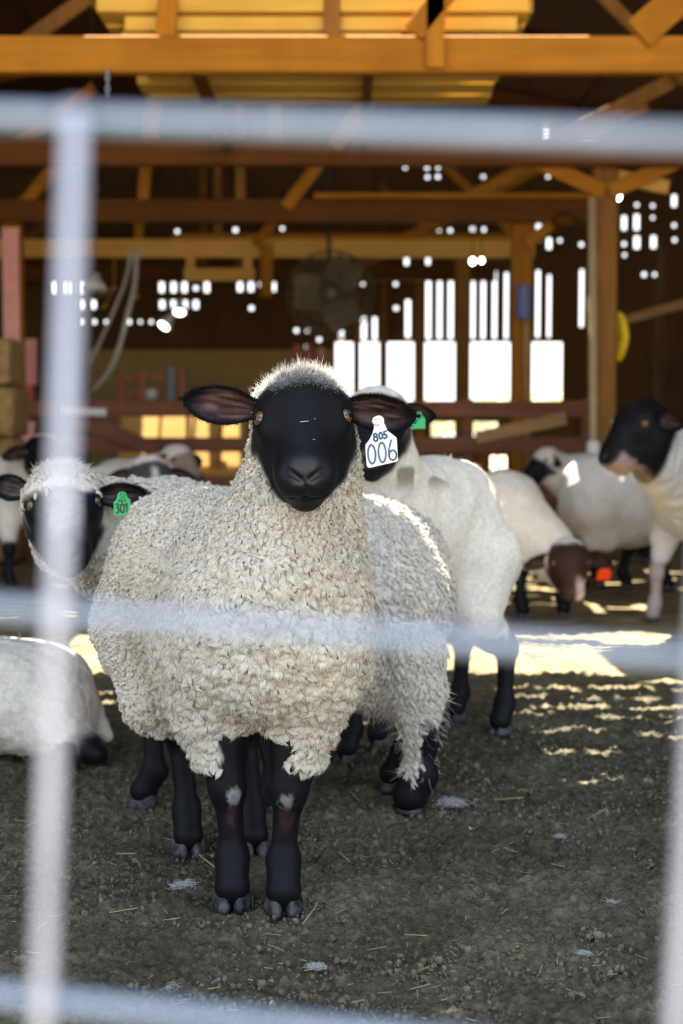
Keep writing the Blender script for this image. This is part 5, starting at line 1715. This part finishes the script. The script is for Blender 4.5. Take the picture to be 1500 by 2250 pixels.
tuft(408, 1952, 0.016, 'flat white wool wisp on the dirt left of the front hooves', 2)
tuft(1345, 1988, 0.008, 'small white fluff on the dirt far to the right', 3)
tuft(694, 2130, 0.010, 'small white fluff on the dirt below the front hooves', 4)
tuft(1230, 1842, 0.008, 'tiny pale fluff in the hoof print at the right', 5)
tuft(384, 2178, 0.010, 'small white fluff near the bottom fence wire', 6)
tuft(1283, 2100, 0.008, 'small white fluff low in the right foreground', 7)

mb = MB()
for i in range(260):
    y = 2.08 + 2.6 * rng.rand() ** 1.4; x = (rng.rand() - 0.5) * 0.52 * y
    L = 0.004 + 0.016 * rng.rand() ** 2; a = rng.rand() * 3.14
    p = np.array([x, y, 0.003 + 0.004 * rng.rand()])
    d = np.array([math.cos(a), math.sin(a), 0.12 * rng.randn()]) * L
    w = 0.0005 + 0.0005 * rng.rand()
    mb.bar(p - d, p + d, w * 2, w, (0, 0, 1))
for (u0, v0, u1, v1) in ((430, 1872, 474, 1907), (240, 2005, 302, 1995), (1288, 1800, 1332, 1776), (665, 2030, 695, 1990), (255, 1876, 296, 1875), (500, 2218, 524, 2219), (745, 1872, 768, 1893), (1085, 1757, 1150, 1752)):
    p, q = atz(u0, v0, 0.006), atz(u1, v1, 0.008)
    mb.bar(p, q, 0.0028, 0.0016, (0, 0, 1))
tag(mb.build('straw_litter', M['straw']), 'scattered bits of straw on the barn dirt', 'straw', None, 'stuff')

# crumbs of dry soil
base = np.array([(math.cos(a) * math.cos(b), math.sin(a) * math.cos(b), math.sin(b)) for b in (-0.8, 0.1, 0.95) for a in np.linspace(0, 2 * math.pi, 7)[:-1]])
bf = [(r * 6 + k, r * 6 + (k + 1) % 6, (r + 1) * 6 + (k + 1) % 6, (r + 1) * 6 + k) for r in range(2) for k in range(6)] + [(12, 13, 14, 15), (12, 15, 16, 17)]
n = 15000
y = 2.03 + 2.4 * rng.rand(n) ** 1.6; x = (rng.rand(n) - 0.5) * 0.54 * y
keep = vnoise(np.stack([x, y, x * 0], 1), 7, 44) + 0.25 * rng.rand(n) > 0.45
x = x[keep]; y = y[keep]; n = len(x)
sz = 0.0011 + 0.0055 * rng.rand(n) ** 9 + 0.0015 * rng.rand(n)
VV = (base[None] * (sz[:, None] * (0.7 + 0.6 * rng.rand(n, 3)))[:, None, :] * (0.60 + 0.8 * rng.rand(n, 18))[:, :, None] + np.stack([x, y, sz * 0.2 - 0.001], 1)[:, None, :]).reshape(-1, 3)
FF = np.concatenate([(np.arange(n) * 18)[:, None] + np.array(f)[None, :] for f in bf])
M['soil'] = plain('dry_soil_crumbs', (0.120, 0.107, 0.074), 0.95, 0, 0.55, 0.1, 14)
tag(mesh_obj('soil_crumbs', VV, FF, M['soil']), 'loose crumbs of dry soil on the barn floor', 'soil', None, 'stuff')

# ------------------------------------------------------------------ wire stock panel right in front of the lens
root = empty('wire_panel', (0, 0.45, 0.0))
tag(root, 'blurred galvanised wire stock panel close in front of the sheep', 'fence panel')
def gy(u): return 0.462 - 0.024 * (u / 1500.0)
RW = 0.0030
def hbar(u0, v0, u1, v1, ext=0.55):
    a = at(u0, v0, gy(u0)); b = at(u1, v1, gy(u1)); d = (b - a) / np.linalg.norm(b - a)
    MB().tube([a - d * ext, a, b, b + d * ext], RW, 10).build('horizontal_wire', M['galv'], root, True)
    return a, b, d
hb = [hbar(0, 256, 1500, 304), hbar(0, 1337, 1500, 1442), hbar(0, 2187, 1500, 2346)]
dv = unit(at(163, 300, gy(160)) - at(92, 2250, gy(90)))
for (u, v) in ((120, 1490), (1539, 1490)):
    p = at(u, v, gy(u) - 0.006)
    k = 0.42
    t0 = -(p[2] - 0.0) / dv[2]
    MB().tube([p + dv * t0, p, p + dv * ((hb[0][0][2] + 0.001 - p[2] + 0.0) / dv[2])], RW, 10).build('vertical_wire', M['galv_pale'], root, True)
st = (at(1539, 1490, gy(1539)) - at(120, 1490, gy(120)))
for m_ in (-2, -1, 2, 3):
    p = at(120, 1490, gy(120) - 0.006) + st * m_
    MB().tube([p - dv * (p[2] / dv[2]), p, p + dv * ((1.0 - p[2]) / dv[2])], RW, 10).build('vertical_wire', M['galv_pale'], root, True)
# the lower rows, closer together towards the ground
a0, b0, d0 = hb[2]
for z in (0.60, 0.50, 0.41, 0.33, 0.26, 0.20, 0.15, 0.10):
    if z > a0[2] - 0.05: continue
    a = a0 + np.array([0, 0, z - a0[2]])
    MB().tube([a - d0 * 0.55, a + d0 * 0.8], RW, 8).build('horizontal_wire', M['galv'], root, True)
